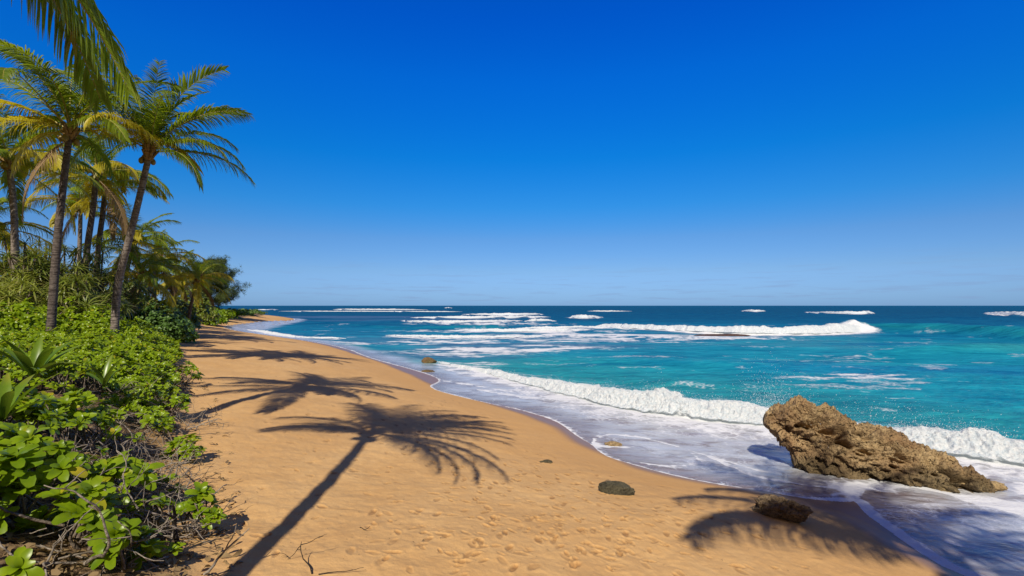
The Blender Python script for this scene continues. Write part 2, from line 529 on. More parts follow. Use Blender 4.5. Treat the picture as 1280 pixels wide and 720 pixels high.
soil = k.mix(k.rng(k.noise(p, 1.1, 3, .6), .55, .66), soil, grass)
vm = k.rng(k.math('ADD', k.attr('veg'), k.rng(k.noise(p, 3, 4, .7), 0, 1, -.6, .6)), .0, .9, smooth=True)
c = k.mix(vm, c, soil)
ro = k.rng(w, 0, 1, .93, .38)
hgt = k.math('ADD', k.math('MULTIPLY', n2, .25), k.math('MULTIPLY', n3, 1.0))
hgt = k.math('ADD', hgt, k.math('MULTIPLY', k.math('MULTIPLY', litter, vm), 2.0))
b = k.bump(hgt, k.rng(w, 0, 1, .55, .12), .03)
M['sand'] = k.done(k.bsdf(c, ro, k.rng(w, 0, 1, .15, .5), b))
nr, nc = len(rad), len(ang)
gq = grid_quads(nr, nc, True)
V = np.stack([gx, gy, gz], 1)
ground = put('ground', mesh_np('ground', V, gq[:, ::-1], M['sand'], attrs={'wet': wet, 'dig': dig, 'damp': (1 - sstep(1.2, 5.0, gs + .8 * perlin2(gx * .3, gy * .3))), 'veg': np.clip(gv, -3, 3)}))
tag(ground, kind='structure')

# ------------------------------------------------------------------ the sea
# breakers: crest feet as (photo x, photo y, height in metres); they run from left to right
WAVES = [
    # shore break
    dict(p=[(535, 450.5, 0.00), (560, 456, 0.12), (600, 465, 0.21), (660, 479, 0.31), (720, 495, 0.46), (775, 507, 0.59), (830, 516, 0.65), (890, 523, 0.62), (950, 529, 0.61), (1010, 538, 0.50), (1090, 550, 0.51), (1150, 560, 0.52), (1200, 567, 0.53), (1290, 579, 0.53), (1420, 598, 0.52), (1640, 625, 0.43)], foam=1, back=5.5),
    # reef break
    dict(p=[(742, 408, 0.0), (756, 408.5, .8), (800, 411, .9), (850, 413.5, 1.05), (900, 415.5, 1.25), (960, 417.5, 1.3), (1020, 417.5, 1.35), (1060, 416, 1.5), (1078, 415.2, 1.55), (1088, 415, .9), (1096, 415, 0)], foam=1, back=6),
    dict(p=[(1060, 416, .0), (1088, 415, 1.9), (1150, 416, 1.9), (1220, 419, 1.75), (1300, 424, 1.6), (1500, 432, 1.0), (1700, 440, .6)], foam=0, back=6, green=1),
    # inner lagoon lines
    dict(p=[(478, 419, 0), (500, 420.5, .28), (560, 422.5, .42), (610, 422.5, .40), (660, 421, .25), (690, 420, 0)], foam=1, back=8),
    dict(p=[(500, 401, 0), (520, 402.5, .5), (560, 403.5, .7), (600, 403, .75), (640, 402, .6), (655, 401, 0)], foam=1, back=8),
    dict(p=[(560, 413, 0), (600, 414, .5), (660, 414.5, .6), (720, 413.5, .5), (745, 412, 0)], foam=1, back=6),
    dict(p=[(625, 412.6, 0), (660, 411.5, .5), (700, 411, .6), (760, 411, .5), (790, 412, 0)], foam=1, back=6),
    dict(p=[(510, 397, 0), (540, 398, 1.0), (580, 398.5, 1.3), (625, 398, 1.5), (670, 397, 1.2), (690, 396.5, 0)], foam=1, back=8),
    dict(p=[(575, 393, 0), (600, 393.8, 1.2), (640, 394, 1.6), (672, 393.6, 1.2), (680, 393, 0)], foam=1, back=8),
    dict(p=[(655, 401.5, 0), (664, 402, .9), (680, 402, 1.0), (697, 401.5, 0)], foam=1, back=6),
    dict(p=[(711, 397, 0), (716, 397.5, 1.6), (730, 398, 1.8), (744, 397.5, 1.3), (755, 396.6, 0)], foam=1, back=5),
    dict(p=[(733, 389, 0), (745, 389.5, 1.4), (770, 389.6, 1.3), (792, 389, 0)], foam=1, back=6),
    dict(p=[(927, 388.5, 0), (933, 389.3, 1.9), (945, 389.6, 2.2), (954, 389.4, 1.8), (957, 389, 0)], foam=1, back=6),
    dict(p=[(1003, 390, 0), (1020, 391.5, 1.2), (1050, 392.3, 2.0), (1080, 392.6, 2.6), (1090, 392.4, 2.4), (1093, 392, 0)], foam=1, back=6),
    dict(p=[(1228, 391, 0), (1243, 393, 1.8), (1262, 394.5, 2.4), (1300, 395.5, 2.8), (1380, 396.5, 2.4), (1400, 396, 0)], foam=1, back=6),
    dict(p=[(312, 387.2, 0), (322, 387.6, 1.2), (340, 387.6, 1.6), (349, 387, 0)], foam=1, back=6),
    dict(p=[(345, 389, 0), (380, 389.5, .9), (440, 389.5, .9), (500, 389.6, .9), (560, 390, .9), (580, 389.6, 0)], foam=1, back=6),
    dict(p=[(415, 386.9, 0), (424, 387.2, 1.6), (460, 387.4, 1.8), (500, 387.4, 1.8), (538, 387.2, 0)], foam=1, back=6),
    dict(p=[(555, 384.8, 0), (560, 385.2, 3.2), (566, 384.9, 0)], foam=1, back=5),
    # lagoon corner
    dict(p=[(296, 413.6, 0), (318, 413.2, .25), (340, 417.5, .35), (365, 421.6, .3), (385, 422.5, .15), (420, 423, .22), (436, 423.5, 0)], foam=1, back=5),
    # smooth swells behind
    dict(p=[(600, 391, 0), (760, 392, 1.4), (900, 393, 1.4), (1000, 394, 0)], foam=0, back=9),
    dict(p=[(1090, 396, 0), (1160, 397.5, 1.3), (1300, 399, 1.5), (1500, 401, 0)], foam=0, back=9),
    dict(p=[(1040, 445, 0), (1120, 443, .45), (1200, 441, .62), (1320, 440, .65), (1500, 440, 0)], foam=0, back=7, green=1),
    dict(p=[(300, 396.0, 0), (400, 404, .25), (500, 411, .6), (580, 412, .9), (632, 411, 1.0), (650, 410, 0)], foam=0, back=8, green=1),
    dict(p=[(640, 452, 0), (760, 456, .18), (900, 460, .25), (1000, 463, 0)], foam=0, back=10),
    dict(p=[(720, 476, 0), (800, 482, .22), (900, 488, .2), (980, 492, 0)], foam=0, back=8),
]
for wv in WAVES:
    mp_ = np.mean([b for a, b, h in wv['p']])
    kf = .60 if mp_ < 399 else .82 if mp_ < 430 else 1.0
    pts = np.array([(*G(a, b, 0), h * kf) for a, b, h in wv['p']])
    wv['P'] = chaikin(pts, 3)

FOAMLINES = [  # white foam seams on the swash: photo points, width in metres, strength
    ([(1067, 622), (1072, 610), (1095, 604), (1150, 606), (1190, 614), (1240, 627), (1290, 641), (1400, 668)], .22, 1.35),
    ([(1085, 606), (1130, 603), (1180, 611), (1240, 619), (1290, 630), (1400, 650)], .45, .95),
    ([(747, 547), (772, 544), (800, 546), (827, 552), (860, 561), (882, 568), (915, 578), (953, 590)], .09, .75),
    ([(938, 558), (958, 568), (985, 578), (1035, 592), (1090, 601)], .12, .8),
    ([(885, 570), (905, 578), (930, 594), (965, 602), (1025, 610), (1060, 612)], .08, .8),
    ([(744, 560), (765, 562), (790, 560)], .11, .9),
    ([(750, 548), (743, 554), (742, 562)], .08, .8),
    ([(826, 551), (853, 560), (872, 570), (871, 579), (852, 586), (826, 586), (800, 582)], .09, .6),
    ([(600, 488), (630, 493), (662, 497), (721, 498)], .30, .75),
    ([(560, 478), (600, 483), (640, 489)], .35, .6),
    ([(791, 517), (815, 515), (839, 516), (870, 520)], .22, .8),
    ([(1030, 604), (1038, 594), (1060, 597)], .06, .6),
    ([(1160, 645), (1168, 634), (1190, 630)], .06, .5),
    ([(1180, 680), (1220, 690), (1290, 688)], .10, .5),
    ([(560, 462), (620, 474), (680, 488), (740, 503), (800, 516)], .45, .55),
    ([(860, 534), (930, 545), (985, 556)], .2, .4),
    ([(1230, 585), (1262, 596), (1300, 604)], .3, .7),
    ([(1240, 612), (1262, 606), (1290, 603)], .3, .7),
]
for i, (a, w_, s_) in enumerate(FOAMLINES):
    FOAMLINES[i] = (chaikin([G(x, y, .06) for x, y in a], 2), w_, s_)

def wave_fields(x, y):
    """sea height from the waves and foam left by them"""
    z = np.zeros_like(x); foam = np.zeros_like(x); green = np.zeros_like(x)
    for wv in WAVES:
        P = wv['P']; hm = P[:, 2].max()
        pad = 10 * hm + 14
        m = np.where((x > P[:, 0].min() - pad) & (x < P[:, 0].max() + pad) & (y > P[:, 1].min() - pad) & (y < P[:, 1].max() + pad))[0]
        if not len(m): continue
        d, sd, t = line_dist(x[m], y[m], P)
        h = np.interp(t, np.arange(len(P)), P[:, 2])
        q = d * sd
        hh = np.maximum(h, .02)
        f = sstep(-.25, 1.0, q / hh) * np.exp(-np.maximum(q / hh - 1.0, 0) / wv['back'])
        if wv['foam'] == 0: f = sstep(-2.2, 2.2, q / hh) * np.exp(-np.maximum(q / hh - 2.2, 0) / wv['back'])
        z[m] += .92 * h * f * (np.abs(t - .001) > 0)
        if wv.get('green'): green[m] = np.maximum(green[m], sstep(.15, .8, h) * np.exp(-np.abs(q / hh - .4) / 1.6))
        if wv['foam']:
            on = sstep(.04, .2, h / max(hm, .5))
            foam[m] = np.maximum(foam[m], on * np.where(q > 0, .85 * np.exp(-q / (2.0 * hh)), np.where(hh > .02, .62 + .45 * sstep(-1.5, -.7, q / hh), 0) * np.exp(np.minimum(q + .8 * hh, 0) / (1.3 + 1.6 * hh))))
    return z, foam, green

oang = np.concatenate([np.linspace(math.radians(-80), math.radians(-50), 12)[:-1], np.linspace(math.radians(-50), math.radians(50), 1100), np.linspace(math.radians(50), math.radians(115), 60)[1:]])
orad = np.concatenate([1 / np.linspace(1 / 5.5, 1 / 900., 760), np.geomspace(900, 60000, 30)[1:]])
RR, AA = np.meshgrid(orad, oang, indexing='ij')
ox = (RR * np.sin(AA)).ravel(); oy = (RR * np.cos(AA)).ravel(); orr = RR.ravel()
od, _, _ = line_dist(ox, oy, E_)
oe = np.where(inside(ox, oy, SEA), od, -od)
os_ = shore_s(ox, oy)
oz, ofoam, ogreen = wave_fields(ox, oy)
dx_row = orr * orr * (1 / 5.5 / 760)                     # grid spacing, to fade what it cannot carry
chop = (.085 * fbm2(ox * .9 + .3 * oy, oy * 1.3, 3) * (dx_row < .5) + .10 * perlin2(ox * .22, oy * .42) * (dx_row < 1.2) + .26 * perlin2(ox * .05, oy * .13) * (dx_row < 6) + .34 * perlin2(ox * .028 + 2, oy * .10 + .02 * ox) * sstep(26, 45, orr) * (dx_row < 8))
deep = sstep(1.5, 7, -os_)
oz = oz + chop * deep + .012 * perlin2(ox * 2.3, oy * 2.3) * (1 - deep) * sstep(.3, 1.5, oe)
ob = h_base(ox, oy, os_, np.full_like(ox, -50.))
film = ob + .004 + .018 * sstep(0, .25, oe)
oz = np.where(oe > 0, np.maximum(oz, film), ob - .02 + np.maximum(oe, -.5) * .3)
# swash film 1 in the wash, 0 in deeper water
d1, sd1, t1 = line_dist(ox, oy, WAVES[0]['P'])
behind = d1 * sd1
swash = np.where(behind > 0, 0, 1) * sstep(14, 9, -os_) * sstep(45, 30, oy)
swash = np.maximum(swash, (1 - sstep(.8, 3.5, -os_ + 1.2 * perlin2(ox * .3, oy * .3))))
swash = np.clip(swash, 0, 1)
# colours of the water itself: shallow green, lagoon turquoise, reef, deep blue
n_a = fbm2(ox * .045, oy * .07, 4); n_b = fbm2(ox * .016 + 5, oy * .035, 4)
shallow = np.array([.025, .30, .30]); turq = np.array([.004, .275, .41]); deepc = np.array([.0, .055, .19]); reefc = np.array([.085, .125, .30])
mid = np.array([.001, .125, .30])
def lerp(a, b, f): return a + (b - a) * f[:, None]
oc = np.tile(turq, (len(ox), 1))
oc = lerp(oc, shallow, 1 - sstep(1, 15, behind + 4 * n_a))
n_c = fbm2(ox * .03 + 11, oy * .075 + 3, 4, .6)
oc = lerp(oc, np.array([.0, .155, .40]), .8 * sstep(.0, .45, n_c) * sstep(14, 30, oy))
oc = lerp(oc, mid, sstep(38, 75, oy + 16 * n_b + 8 * n_a))
oc = lerp(oc, deepc, sstep(85, 170, oy + 40 * n_b))
# reef flats: darker, violet-brown bottom seen through the water
for (rx, ry, ra, rb, rs) in ((-7, 44, 9, 7, .8), (-2, 53, 12, 6, .75), (6, 52, 10, 5, .7), (-18, 62, 10, 9, .5), (5, 66, 16, 7, .7), (-62, 190, 50, 22, .8), (-30, 150, 35, 18, .6), (14, 76, 16, 4, .6)):
    f = rs * (1 - sstep(.35, 1.15, np.hypot((ox - rx) / ra, (oy - ry) / rb) + .5 * n_a))
    oc = lerp(oc, reefc, f)
oc = lerp(oc, np.array([.006, .185, .20]), .9 * ogreen * (oy > 40))
pale = (1 - sstep(.4, 1.1, np.hypot((ox - 52) / 13, (oy - 50) / 9) + .4 * n_a))
oc = lerp(oc, np.array([.05, .38, .39]), .8 * pale)
# foam: seams on the swash, streaks over the reef, specks on the chop
sfo = np.zeros_like(ox)
wob = .10 * fbm2(ox * 1.5, oy * 1.5, 3)
nearsel = np.where((oy < 45) & (orr < 60))[0]
for P, w_, s_ in FOAMLINES:
    m = nearsel[(ox[nearsel] > P[:, 0].min() - 2) & (ox[nearsel] < P[:, 0].max() + 2) & (oy[nearsel] > P[:, 1].min() - 2) & (oy[nearsel] < P[:, 1].max() + 2)]
    d, sd, t = line_dist(ox[m] + 1.6 * wob[m], oy[m] - 1.6 * wob[m], P)
    md = .62 + .75 * fbm2(ox[m] * .9 + 40, oy[m] * .9, 3)
    wv_ = w_ * (.55 + .6 * sstep(-.3, .5, perlin2(ox[m] * 1.1, oy[m] * 1.1 + 7)))
    sfo[m] = np.maximum(sfo[m], 1.22 * s_ * np.clip(md, .15, 1.1) * np.where(d * sd > 0, np.exp(-(d / (2.4 * wv_))), np.exp(-(d / wv_)**1.5)))
edge_w = .05 + .10 * sstep(-.2, .4, perlin2(ox * .35, oy * .35)) + .0035 * orr
sfo = np.maximum(sfo, (.62 + .25 * perlin2(ox * .8, oy * .8)) * np.exp(-np.maximum(oe, 0) / edge_w) * (oe > -.05))
fan_edge = np.exp(-((oe - .12 - .04 * perlin2(ox * 2, oy * 2)) / .13)**2) * (oy < 10.9) * (ox > 5.5)
sfo = np.maximum(sfo, 1.0 * fan_edge)
reef_foam = np.zeros_like(ox)
for (rx, ry, ra, rb, rs) in ((18, 72, 26, 8, .72), (12, 60, 16, 5, .45), (0, 84, 24, 9, .62), (-4, 48, 9, 7, .56), (-20, 56, 8, 8, .45), (-6, 120, 26, 14, .55), (-12, 180, 34, 22, .5), (34, 74, 16, 5, .6), (24, 40, 8, 4, .33), (20, 30, 8, 4, .36), (-3, 36, 4, 4, .5), (4, 50, 9, 6, .5), (10, 63, 14, 5, .55), (-8, 60, 12, 6, .5), (22, 66, 20, 5, .62)):
    reef_foam = np.maximum(reef_foam, rs * (1 - sstep(.3, 1.2, np.hypot((ox - rx) / ra, (oy - ry) / rb))))
streak = fbm2(ox * .22, oy * .8, 4, .6)
reef_foam = reef_foam * (.84 + 1.35 * streak)
specks = .36 * sstep(.02, .55, fbm2(ox * .12 + 3, oy * .25, 3) + .5 * fbm2(ox * .5, oy * 1.1 + 9, 3)) * (oy < 120)
of = np.clip(np.maximum.reduce([ofoam, sfo, reef_foam, specks]), 0, 1)
of = np.where(swash > .5, np.maximum(of * (sfo >= of - 1e-6), np.maximum.reduce([sfo, ofoam * (1.0 + 1.1 * fbm2(ox * .8, oy * 1.2 + 20, 3)), sstep(.80, .95, ofoam)])), of)

def foam_noise(k, p, r):
    """lacy foam pattern whose grain grows with distance"""
    far = k.rng(r, 25, 140)
    a = k.noise(p, 4.2, 6, .68, dist=.6)
    v = k.n('ShaderNodeTexVoronoi', {'Vector': k.n('ShaderNodeMix', {'Factor': .12}, data_type='VECTOR').outputs['Result'] if False else p, 'Scale': 3.0, 'Randomness': 1.0}, feature='DISTANCE_TO_EDGE').outputs['Distance']
    v = k.rng(v, 0, .28)
    n = k.math('ADD', k.math('MULTIPLY', a, .75), k.math('MULTIPLY', v, .25))
    b = k.noise(k.n('ShaderNodeMapping', {'Vector': p, 'Scale': (.35, .8, .5)}).outputs[0], 1.0, 6, .7)
    c_ = k.noise(k.n('ShaderNodeMapping', {'Vector': p, 'Scale': (1.1, 2.4, 1.0)}).outputs[0], 1.0, 7, .75, dist=.5)
    y = k.n('ShaderNodeMix', data_type='FLOAT'); k.set(y, 'Factor', k.rng(r, 18, 45)); k.set(y, 'A', n); k.set(y, 'B', c_)
    n = y.outputs['Result']
    far = k.rng(r, 70, 220)
    x = k.n('ShaderNodeMix', data_type='FLOAT'); k.set(x, 'Factor', far); k.set(x, 'A', n); k.set(x, 'B', b)
    return x.outputs['Result']

k = NT('sea_water')
p = k.pos()
r = k.n('ShaderNodeVectorMath', {0: p}, operation='LENGTH').outputs['Value']
fn = foam_noise(k, p, r)
fm = k.rng(k.math('SUBTRACT', k.math('MULTIPLY', k.attr('foam'), 1.12), fn), -.22, .16, smooth=True)
sw = k.attr('swash')
col = k.attr('col', 'Vector')
mott = k.noise(k.n('ShaderNodeMapping', {'Vector': p, 'Scale': (.12, .35, .3)}).outputs[0], 1.0, 5, .62)
mot2 = k.noise(k.n('ShaderNodeMapping', {'Vector': p, 'Rotation': (0, 0, -.15), 'Scale': (.45, 1.7, .3)}).outputs[0], 1.0, 5, .65, dist=.4)
mott = k.math('ADD', k.math('MULTIPLY', mott, .55), k.math('MULTIPLY', mot2, .45))
col = k.mix(k.rng(mott, .36, .66), k.mix(.52, col, (0, .025, .09, 1)), k.mix(k.rng(r, 30, 130, .44, .17), col, (.04, .50, .53, 1)))
# bumps at three sizes; small ones vanish far away
b1 = k.noise(k.n('ShaderNodeMapping', {'Vector': p, 'Scale': (.9, 1.5, 1)}).outputs[0], 1.5, 5, .6, dist=.3)
b2 = k.noise(k.n('ShaderNodeMapping', {'Vector': p, 'Scale': (.10, .22, .1)}).outputs[0], 1.0, 5, .65)
nb = k.bump(b2, k.rng(r, 20, 150, .25, 1.0), k.rng(r, 20, 400, .35, 3.2))
nb = k.bump(b1, k.math('MULTIPLY', k.rng(sw, 0, 1, 1.0, .30), k.rng(r, 15, 160, 1, .15)), .24, nb)
wd = k.n('ShaderNodeBsdfDiffuse', {'Color': col, 'Normal': nb}).outputs[0]
wg = k.n('ShaderNodeBsdfGlossy', {'Color': (1, 1, 1, 1), 'Roughness': k.rng(r, 10, 300, .10, .30), 'Normal': nb}).outputs[0]
# the small slopes of a choppy sea keep it from mirroring the horizon at grazing angles
fr_ = k.math('MINIMUM', k.n('ShaderNodeFresnel', {'IOR': 1.33, 'Normal': nb}).outputs[0], k.rng(r, 15, 120, .18, .06))
water = k.mixs(fr_, wd, wg)
# the thin wash: milky lavender film, brown sand showing through it in patches
fl = k.noise(k.n('ShaderNodeMapping', {'Vector': p, 'Rotation': (0, 0, .5), 'Scale': (.55, 1.25, 1)}).outputs[0], 1.0, 5, .62, dist=.8)
fl2 = k.noise(k.n('ShaderNodeMapping', {'Vector': p, 'Rotation': (0, 0, .45), 'Scale': (2.2, 6.5, 1)}).outputs[0], 1.0, 5, .65, dist=.5)
milk = k.math('ADD', k.math('MULTIPLY', fl, .7), k.math('MULTIPLY', fl2, .3))
milkc = k.mix(k.rng(milk, .38, .62), (.39, .375, .385, 1), (.51, .53, .57, 1))
# lacy nets of bubbles lying on the wash
wv = k.n('ShaderNodeVectorMath', {0: p, 1: k.n('ShaderNodeVectorMath', {0: k.noise(p, 1.6, 4, .6, 'Color'), 'Scale': .9}, operation='SCALE').outputs[0]}, operation='ADD').outputs[0]
net = k.n('ShaderNodeTexVoronoi', {'Vector': wv, 'Scale': 2.3}, feature='DISTANCE_TO_EDGE').outputs['Distance']
net2 = k.n('ShaderNodeTexVoronoi', {'Vector': wv, 'Scale': 6.5}, feature='DISTANCE_TO_EDGE').outputs['Distance']
lace = k.math('MAXIMUM', k.rng(net, .0, .10, 1, 0, smooth=True), k.math('MULTIPLY', k.rng(net2, .0, .16, 1, 0, smooth=True), .7))
lace = k.math('MULTIPLY', lace, k.rng(k.noise(p, .55, 4, .6), .46, .62, smooth=True), clamp=True)
milkc = k.mix(k.math('MULTIPLY', lace, .75), milkc, (.74, .75, .78, 1))
wash = k.bsdf(milkc, .22, .45, nb)
clear = k.mixs(.55, k.n('ShaderNodeBsdfTransparent', {'Color': (.80, .72, .68, 1)}).outputs[0], k.bsdf((.28, .20, .19, 1), .12, .5, nb))
wash = k.mixs(k.math('MAXIMUM', k.math('MULTIPLY', k.rng(milk, .34, .50, .25, 1.0), k.rng(k.attr('edge'), 0.02, 1.6, .30, 1.0)), lace), clear, wash)
sh = k.mixs(sw, water, wash)
fb = k.bump(k.noise(p, 16, 5, .7), .5, .05, nb)
foam_sh = k.bsdf((.74, .75, .78, 1), .7, .2, fb)
M['water'] = k.done(k.mixs(fm, sh, foam_sh))
q = grid_quads(len(orad), len(oang))
keep = (oe[q] > -.35).any(1)
q = q[keep]
use = np.zeros(len(ox), bool); use[q.ravel()] = True
idx = np.cumsum(use) - 1
sea = put('sea_water', mesh_np('sea_water', np.stack([ox, oy, oz], 1)[use], idx[q][:, ::-1], M['water'],
          attrs={'foam': of[use], 'swash': swash[use], 'col': oc[use], 'edge': oe[use]}))
tag(sea, kind='structure')

# tumbling white water of the breakers
k = NT('surf_foam')
p = k.pos()
r = k.n('ShaderNodeVectorMath', {0: p}, operation='LENGTH').outputs['Value']
fn = k.math('ADD', k.math('MULTIPLY', foam_noise(k, p, r), .6), k.math('MULTIPLY', k.noise(p, 2.1, 6, .72), .4))
al = k.rng(k.math('SUBTRACT', k.math('MULTIPLY', k.attr('t'), 1.22), fn), -.05, .22, smooth=True)
n = k.noise(p, 7, 6, .7)
c = k.mix(k.rng(n, .36, .6), (.56, .64, .72, 1), (.80, .81, .84, 1))  # shading of the tumbling foam put into its colour, blue-grey in the hollows
fb = k.bump(n, .7, .11)
d = k.bsdf(c, .8, .15, fb)
tr = k.n('ShaderNodeBsdfTranslucent', {'Color': (.75, .88, .88, 1), 'Normal': fb}).outputs[0]
sh = k.mixs(.22, d, tr)
M['surf'] = k.done(k.mixs(al, k.n('ShaderNodeBsdfTransparent').outputs[0], sh))
PROF = np.array([(-1.35, -.06, 0), (-1.0, .02, .22), (-.66, .12, .62), (-.38, .28, .95), (-.14, .48, 1), (.06, .68, 1), (.28, .88, 1), (.52, 1.0, .93), (.85, 1.03, .74), (1.3, .96, .48), (1.9, .85, .24), (2.6, .74, .1), (3.4, .60, .02)])
spray_pts = []
for wi, wv in enumerate(WAVES):
    if not wv['foam']: continue
    P = wv['P']
    seg = np.hypot(np.diff(P[:, 0]), np.diff(P[:, 1])); L = np.concatenate([[0], np.cumsum(seg)])
    dist = P[:, 1].mean()
    step = max(.018, dist * .0012)
    n = int(min(2600 if dist < 40 else 1500, max(60, L[-1] / step)))
    m = 96 if dist < 40 else 40 if dist < 60 else 26
    sl_ = np.linspace(0, L[-1], n)
    X = np.stack([np.interp(sl_, L, P[:, i]) for i in range(3)], 1)
    T = np.gradient(X[:, :2], axis=0)
    kw = max(3, n // 14) | 1
    for c_ in (0, 1): T[:, c_] = np.convolve(np.pad(T[:, c_], kw // 2, mode='edge'), np.hanning(kw + 2)[1:-1] / np.hanning(kw + 2)[1:-1].sum(), mode='valid')
    T /= np.linalg.norm(T, axis=1)[:, None]
    N = np.stack([-T[:, 1], T[:, 0]], 1)                 # seaward
    hm = max(.5, P[:, 2].max())
    hv = X[:, 2] * (1 + (.80 if dist < 60 else .35) * perlin2(sl_ / hm * .33 + wi * 7.7, np.full(n, 1.5)) + .20 * perlin2(sl_ / hm * 1.7 + wi * 3, np.full(n, 4.5)))
    off = hm * (.34 * perlin2(sl_ / hm * .4 + wi * 5.1, np.full(n, 8.5)) + .22 * perlin2(sl_ / hm * 1.3, np.full(n, 2.5 + wi)))
    tt = np.linspace(0, len(PROF) - 1, m)
    pr = np.stack([np.interp(tt, np.arange(len(PROF)), PROF[:, i]) for i in range(3)], 1)
    qh = np.maximum(hv, .02)
    qq = pr[None, :, 0] * qh[:, None] + off[:, None]
    zz = pr[None, :, 1] * hv[:, None]
    W = np.stack([X[:, None, 0] + N[:, None, 0] * qq, X[:, None, 1] + N[:, None, 1] * qq, zz], -1).reshape(-1, 3)
    nd = np.stack([-.6 * N[:, None, 0] + 0 * qq, -.6 * N[:, None, 1] + 0 * qq, .8 + 0 * qq], -1).reshape(-1, 3)
    bil = (np.abs(fbm3(W / hm * np.array([2.0, 1.5, .8]), 5, .58)) * 1.0 - .18) + .20 * fbm3(W / hm * np.array([7.0, 7.0, 4.0]), 5, .7)
    hrep = np.repeat(hv, m)
    W = W + nd * (bil * hrep * (.40 if dist < 60 else .26) * np.tile(np.clip(pr[:, 2], .12, 1)**1.5, n))[:, None]
    # the sea bed in the shallows keeps the foot above the wash
    a = np.tile(pr[:, 2], n) * sstep(.02, .14, np.repeat(X[:, 2] / hm, m)) * (.84 + .62 * np.repeat(perlin2(sl_ / hm * .5 + 31, np.full(n, .5)) + (.5 if dist < 40 else .2) * perlin2(sl_ / hm * 1.7, np.full(n, 9.5)), m))
    o = put('surf', mesh_np('surf', W, grid_quads(n, m), M['surf'], attrs={'t': a}))
    tag(o, kind='structure')
    if dist < 40:
        top = W.reshape(n, m, 3)[:, int(m * .5)]
        spray_pts.append((top, hv))
# drops thrown up along the shore break and where it meets the rock
def drops(C, S):
    t = np.array([(1, 0, 0), (-1, 0, 0), (0, 1, 0), (0, -1, 0), (0, 0, 1), (0, 0, -1)], float)
    f = np.array([(4, 0, 2), (4, 2, 1), (4, 1, 3), (4, 3, 0), (5, 2, 0), (5, 1, 2), (5, 3, 1), (5, 0, 3)])
    V = (C[:, None, :] + t[None] * S[:, None, None]).reshape(-1, 3)
    return V, (f[None] + 6 * np.arange(len(C))[:, None, None]).reshape(-1, 3)
top, hv = spray_pts[0]
C = []
w_ = np.interp(np.arange(len(top)), [0, len(top) * .25, len(top)], [.15, 1, 1]) * (hv > .25) * np.clip(.5 + 1.6 * perlin2(np.arange(len(top)) * .012, np.zeros(len(top)) + .5), .05, 2)
jj = rng.choice(len(top), 26000, p=w_ / w_.sum())
C.append(top[jj] + np.stack([rng.normal(0, .10, 26000), rng.normal(.10, .28, 26000), rng.exponential(.085, 26000) * (.5 + hv[jj]) - .03], 1))
ii = rng.integers(0, len(top), 5200)
u = rng.exponential(.16, 5200)
C.append(top[ii] + np.stack([rng.normal(0, .25, 5200), rng.normal(.25, .4, 5200), u * hv[ii] * 1.2 - .05], 1))
def plume(px, py, d, sx, sz, n, dy=.8):
    x = (px - 640) / F * d
    z = H - (py - HZ) / F * d
    return np.stack([rng.normal(x, sx, n), rng.normal(d, dy, n), np.abs(rng.normal(0, sz, n)) + z], 1)
C.append(plume(966, 530, 15.2, .32, .62, 5200))
C.append(plume(1010, 520, 16.2, .55, .35, 700))
C.append(plume(1110, 520, 15.8, 1.0, .24, 700))
C.append(plume(1205, 545, 14.8, .9, .15, 700))
C = np.concatenate(C)
S = rng.lognormal(math.log(.0036), .55, len(C)).clip(.0015, .012)
k = NT('spray_drop')
M['spray'] = k.done(k.bsdf((.90, .93, .95, 1), .5, .3))
V, f = drops(C, S)
tag(put('spray', mesh_np('spray', V, f, M['spray'])), 'white spray thrown up by the shore break beside the big rock', 'spray', kind='stuff')

# ------------------------------------------------------------------ rocks
def rock_material(name, a, b, dark, wetz=None, sc=1.0):
    k = NT(name)
    p = k.pos()
    n1 = k.noise(p, 1.6 * sc, 6, .65); n2 = k.noise(p, 9 * sc, 6, .7)
    v = k.n('ShaderNodeTexVoronoi', {'Vector': k.n('ShaderNodeVectorMath', {0: p, 1: k.n('ShaderNodeVectorMath', {0: k.noise(p, 5 * sc, 3, .6, 'Color'), 'Scale': .22 / sc}, operation='SCALE').outputs[0]}, operation='ADD').outputs[0], 'Scale': 8.0 * sc}).outputs['Distance']
    v2 = k.n('ShaderNodeTexVoronoi', {'Vector': p, 'Scale': 21.0 * sc}).outputs['Distance']
    pit = k.rng(v, .05, .42, smooth=True); pit2 = k.rng(v2, .05, .45, smooth=True)
    c = k.mix(k.rng(n1, .35, .66), (*a, 1), (*b, 1))
    c = k.mix(k.math('MULTIPLY', k.rng(n2, .50, .66), .75), c, (*dark, 1))
    if wetz is not None:
        c = k.mix(k.rng(k.noise(p, .9, 4, .6), .45, .68), c, k.mix(.6, c, (.25, .13, .06, 1)))
        z = k.n('ShaderNodeSeparateXYZ', {0: p}).outputs['Z']
        wm = k.rng(k.math('ADD', z, k.math('MULTIPLY', n1, .5)), wetz, wetz + .25, 1, 0)
        c = k.mix(k.math('MULTIPLY', wm, .55), c, (.06, .055, .03, 1))
    h = k.math('ADD', k.math('ADD', k.math('MULTIPLY', pit, 1.0), k.math('MULTIPLY', pit2, .5)), k.math('MULTIPLY', n2, 1.0))
    return k.done(k.bsdf(c, .85, .25, k.bump(h, 1.0, .075 / sc)))
M['rock'] = rock_material('tan_reef_rock', (.26, .175, .09), (.54, .395, .21), (.08, .05, .027), .44)
M['rock_pale'] = rock_material('pale_tan_stone', (.30, .20, .095), (.48, .35, .18), (.12, .075, .035), None, 1.5)
M['rock_maroon'] = rock_material('maroon_ledge', (.06, .032, .030), (.12, .065, .055), (.03, .018, .015))
M['rock_brown'] = rock_material('brown_rock', (.21, .145, .085), (.36, .265, .16), (.07, .045, .025), None, 1.6)
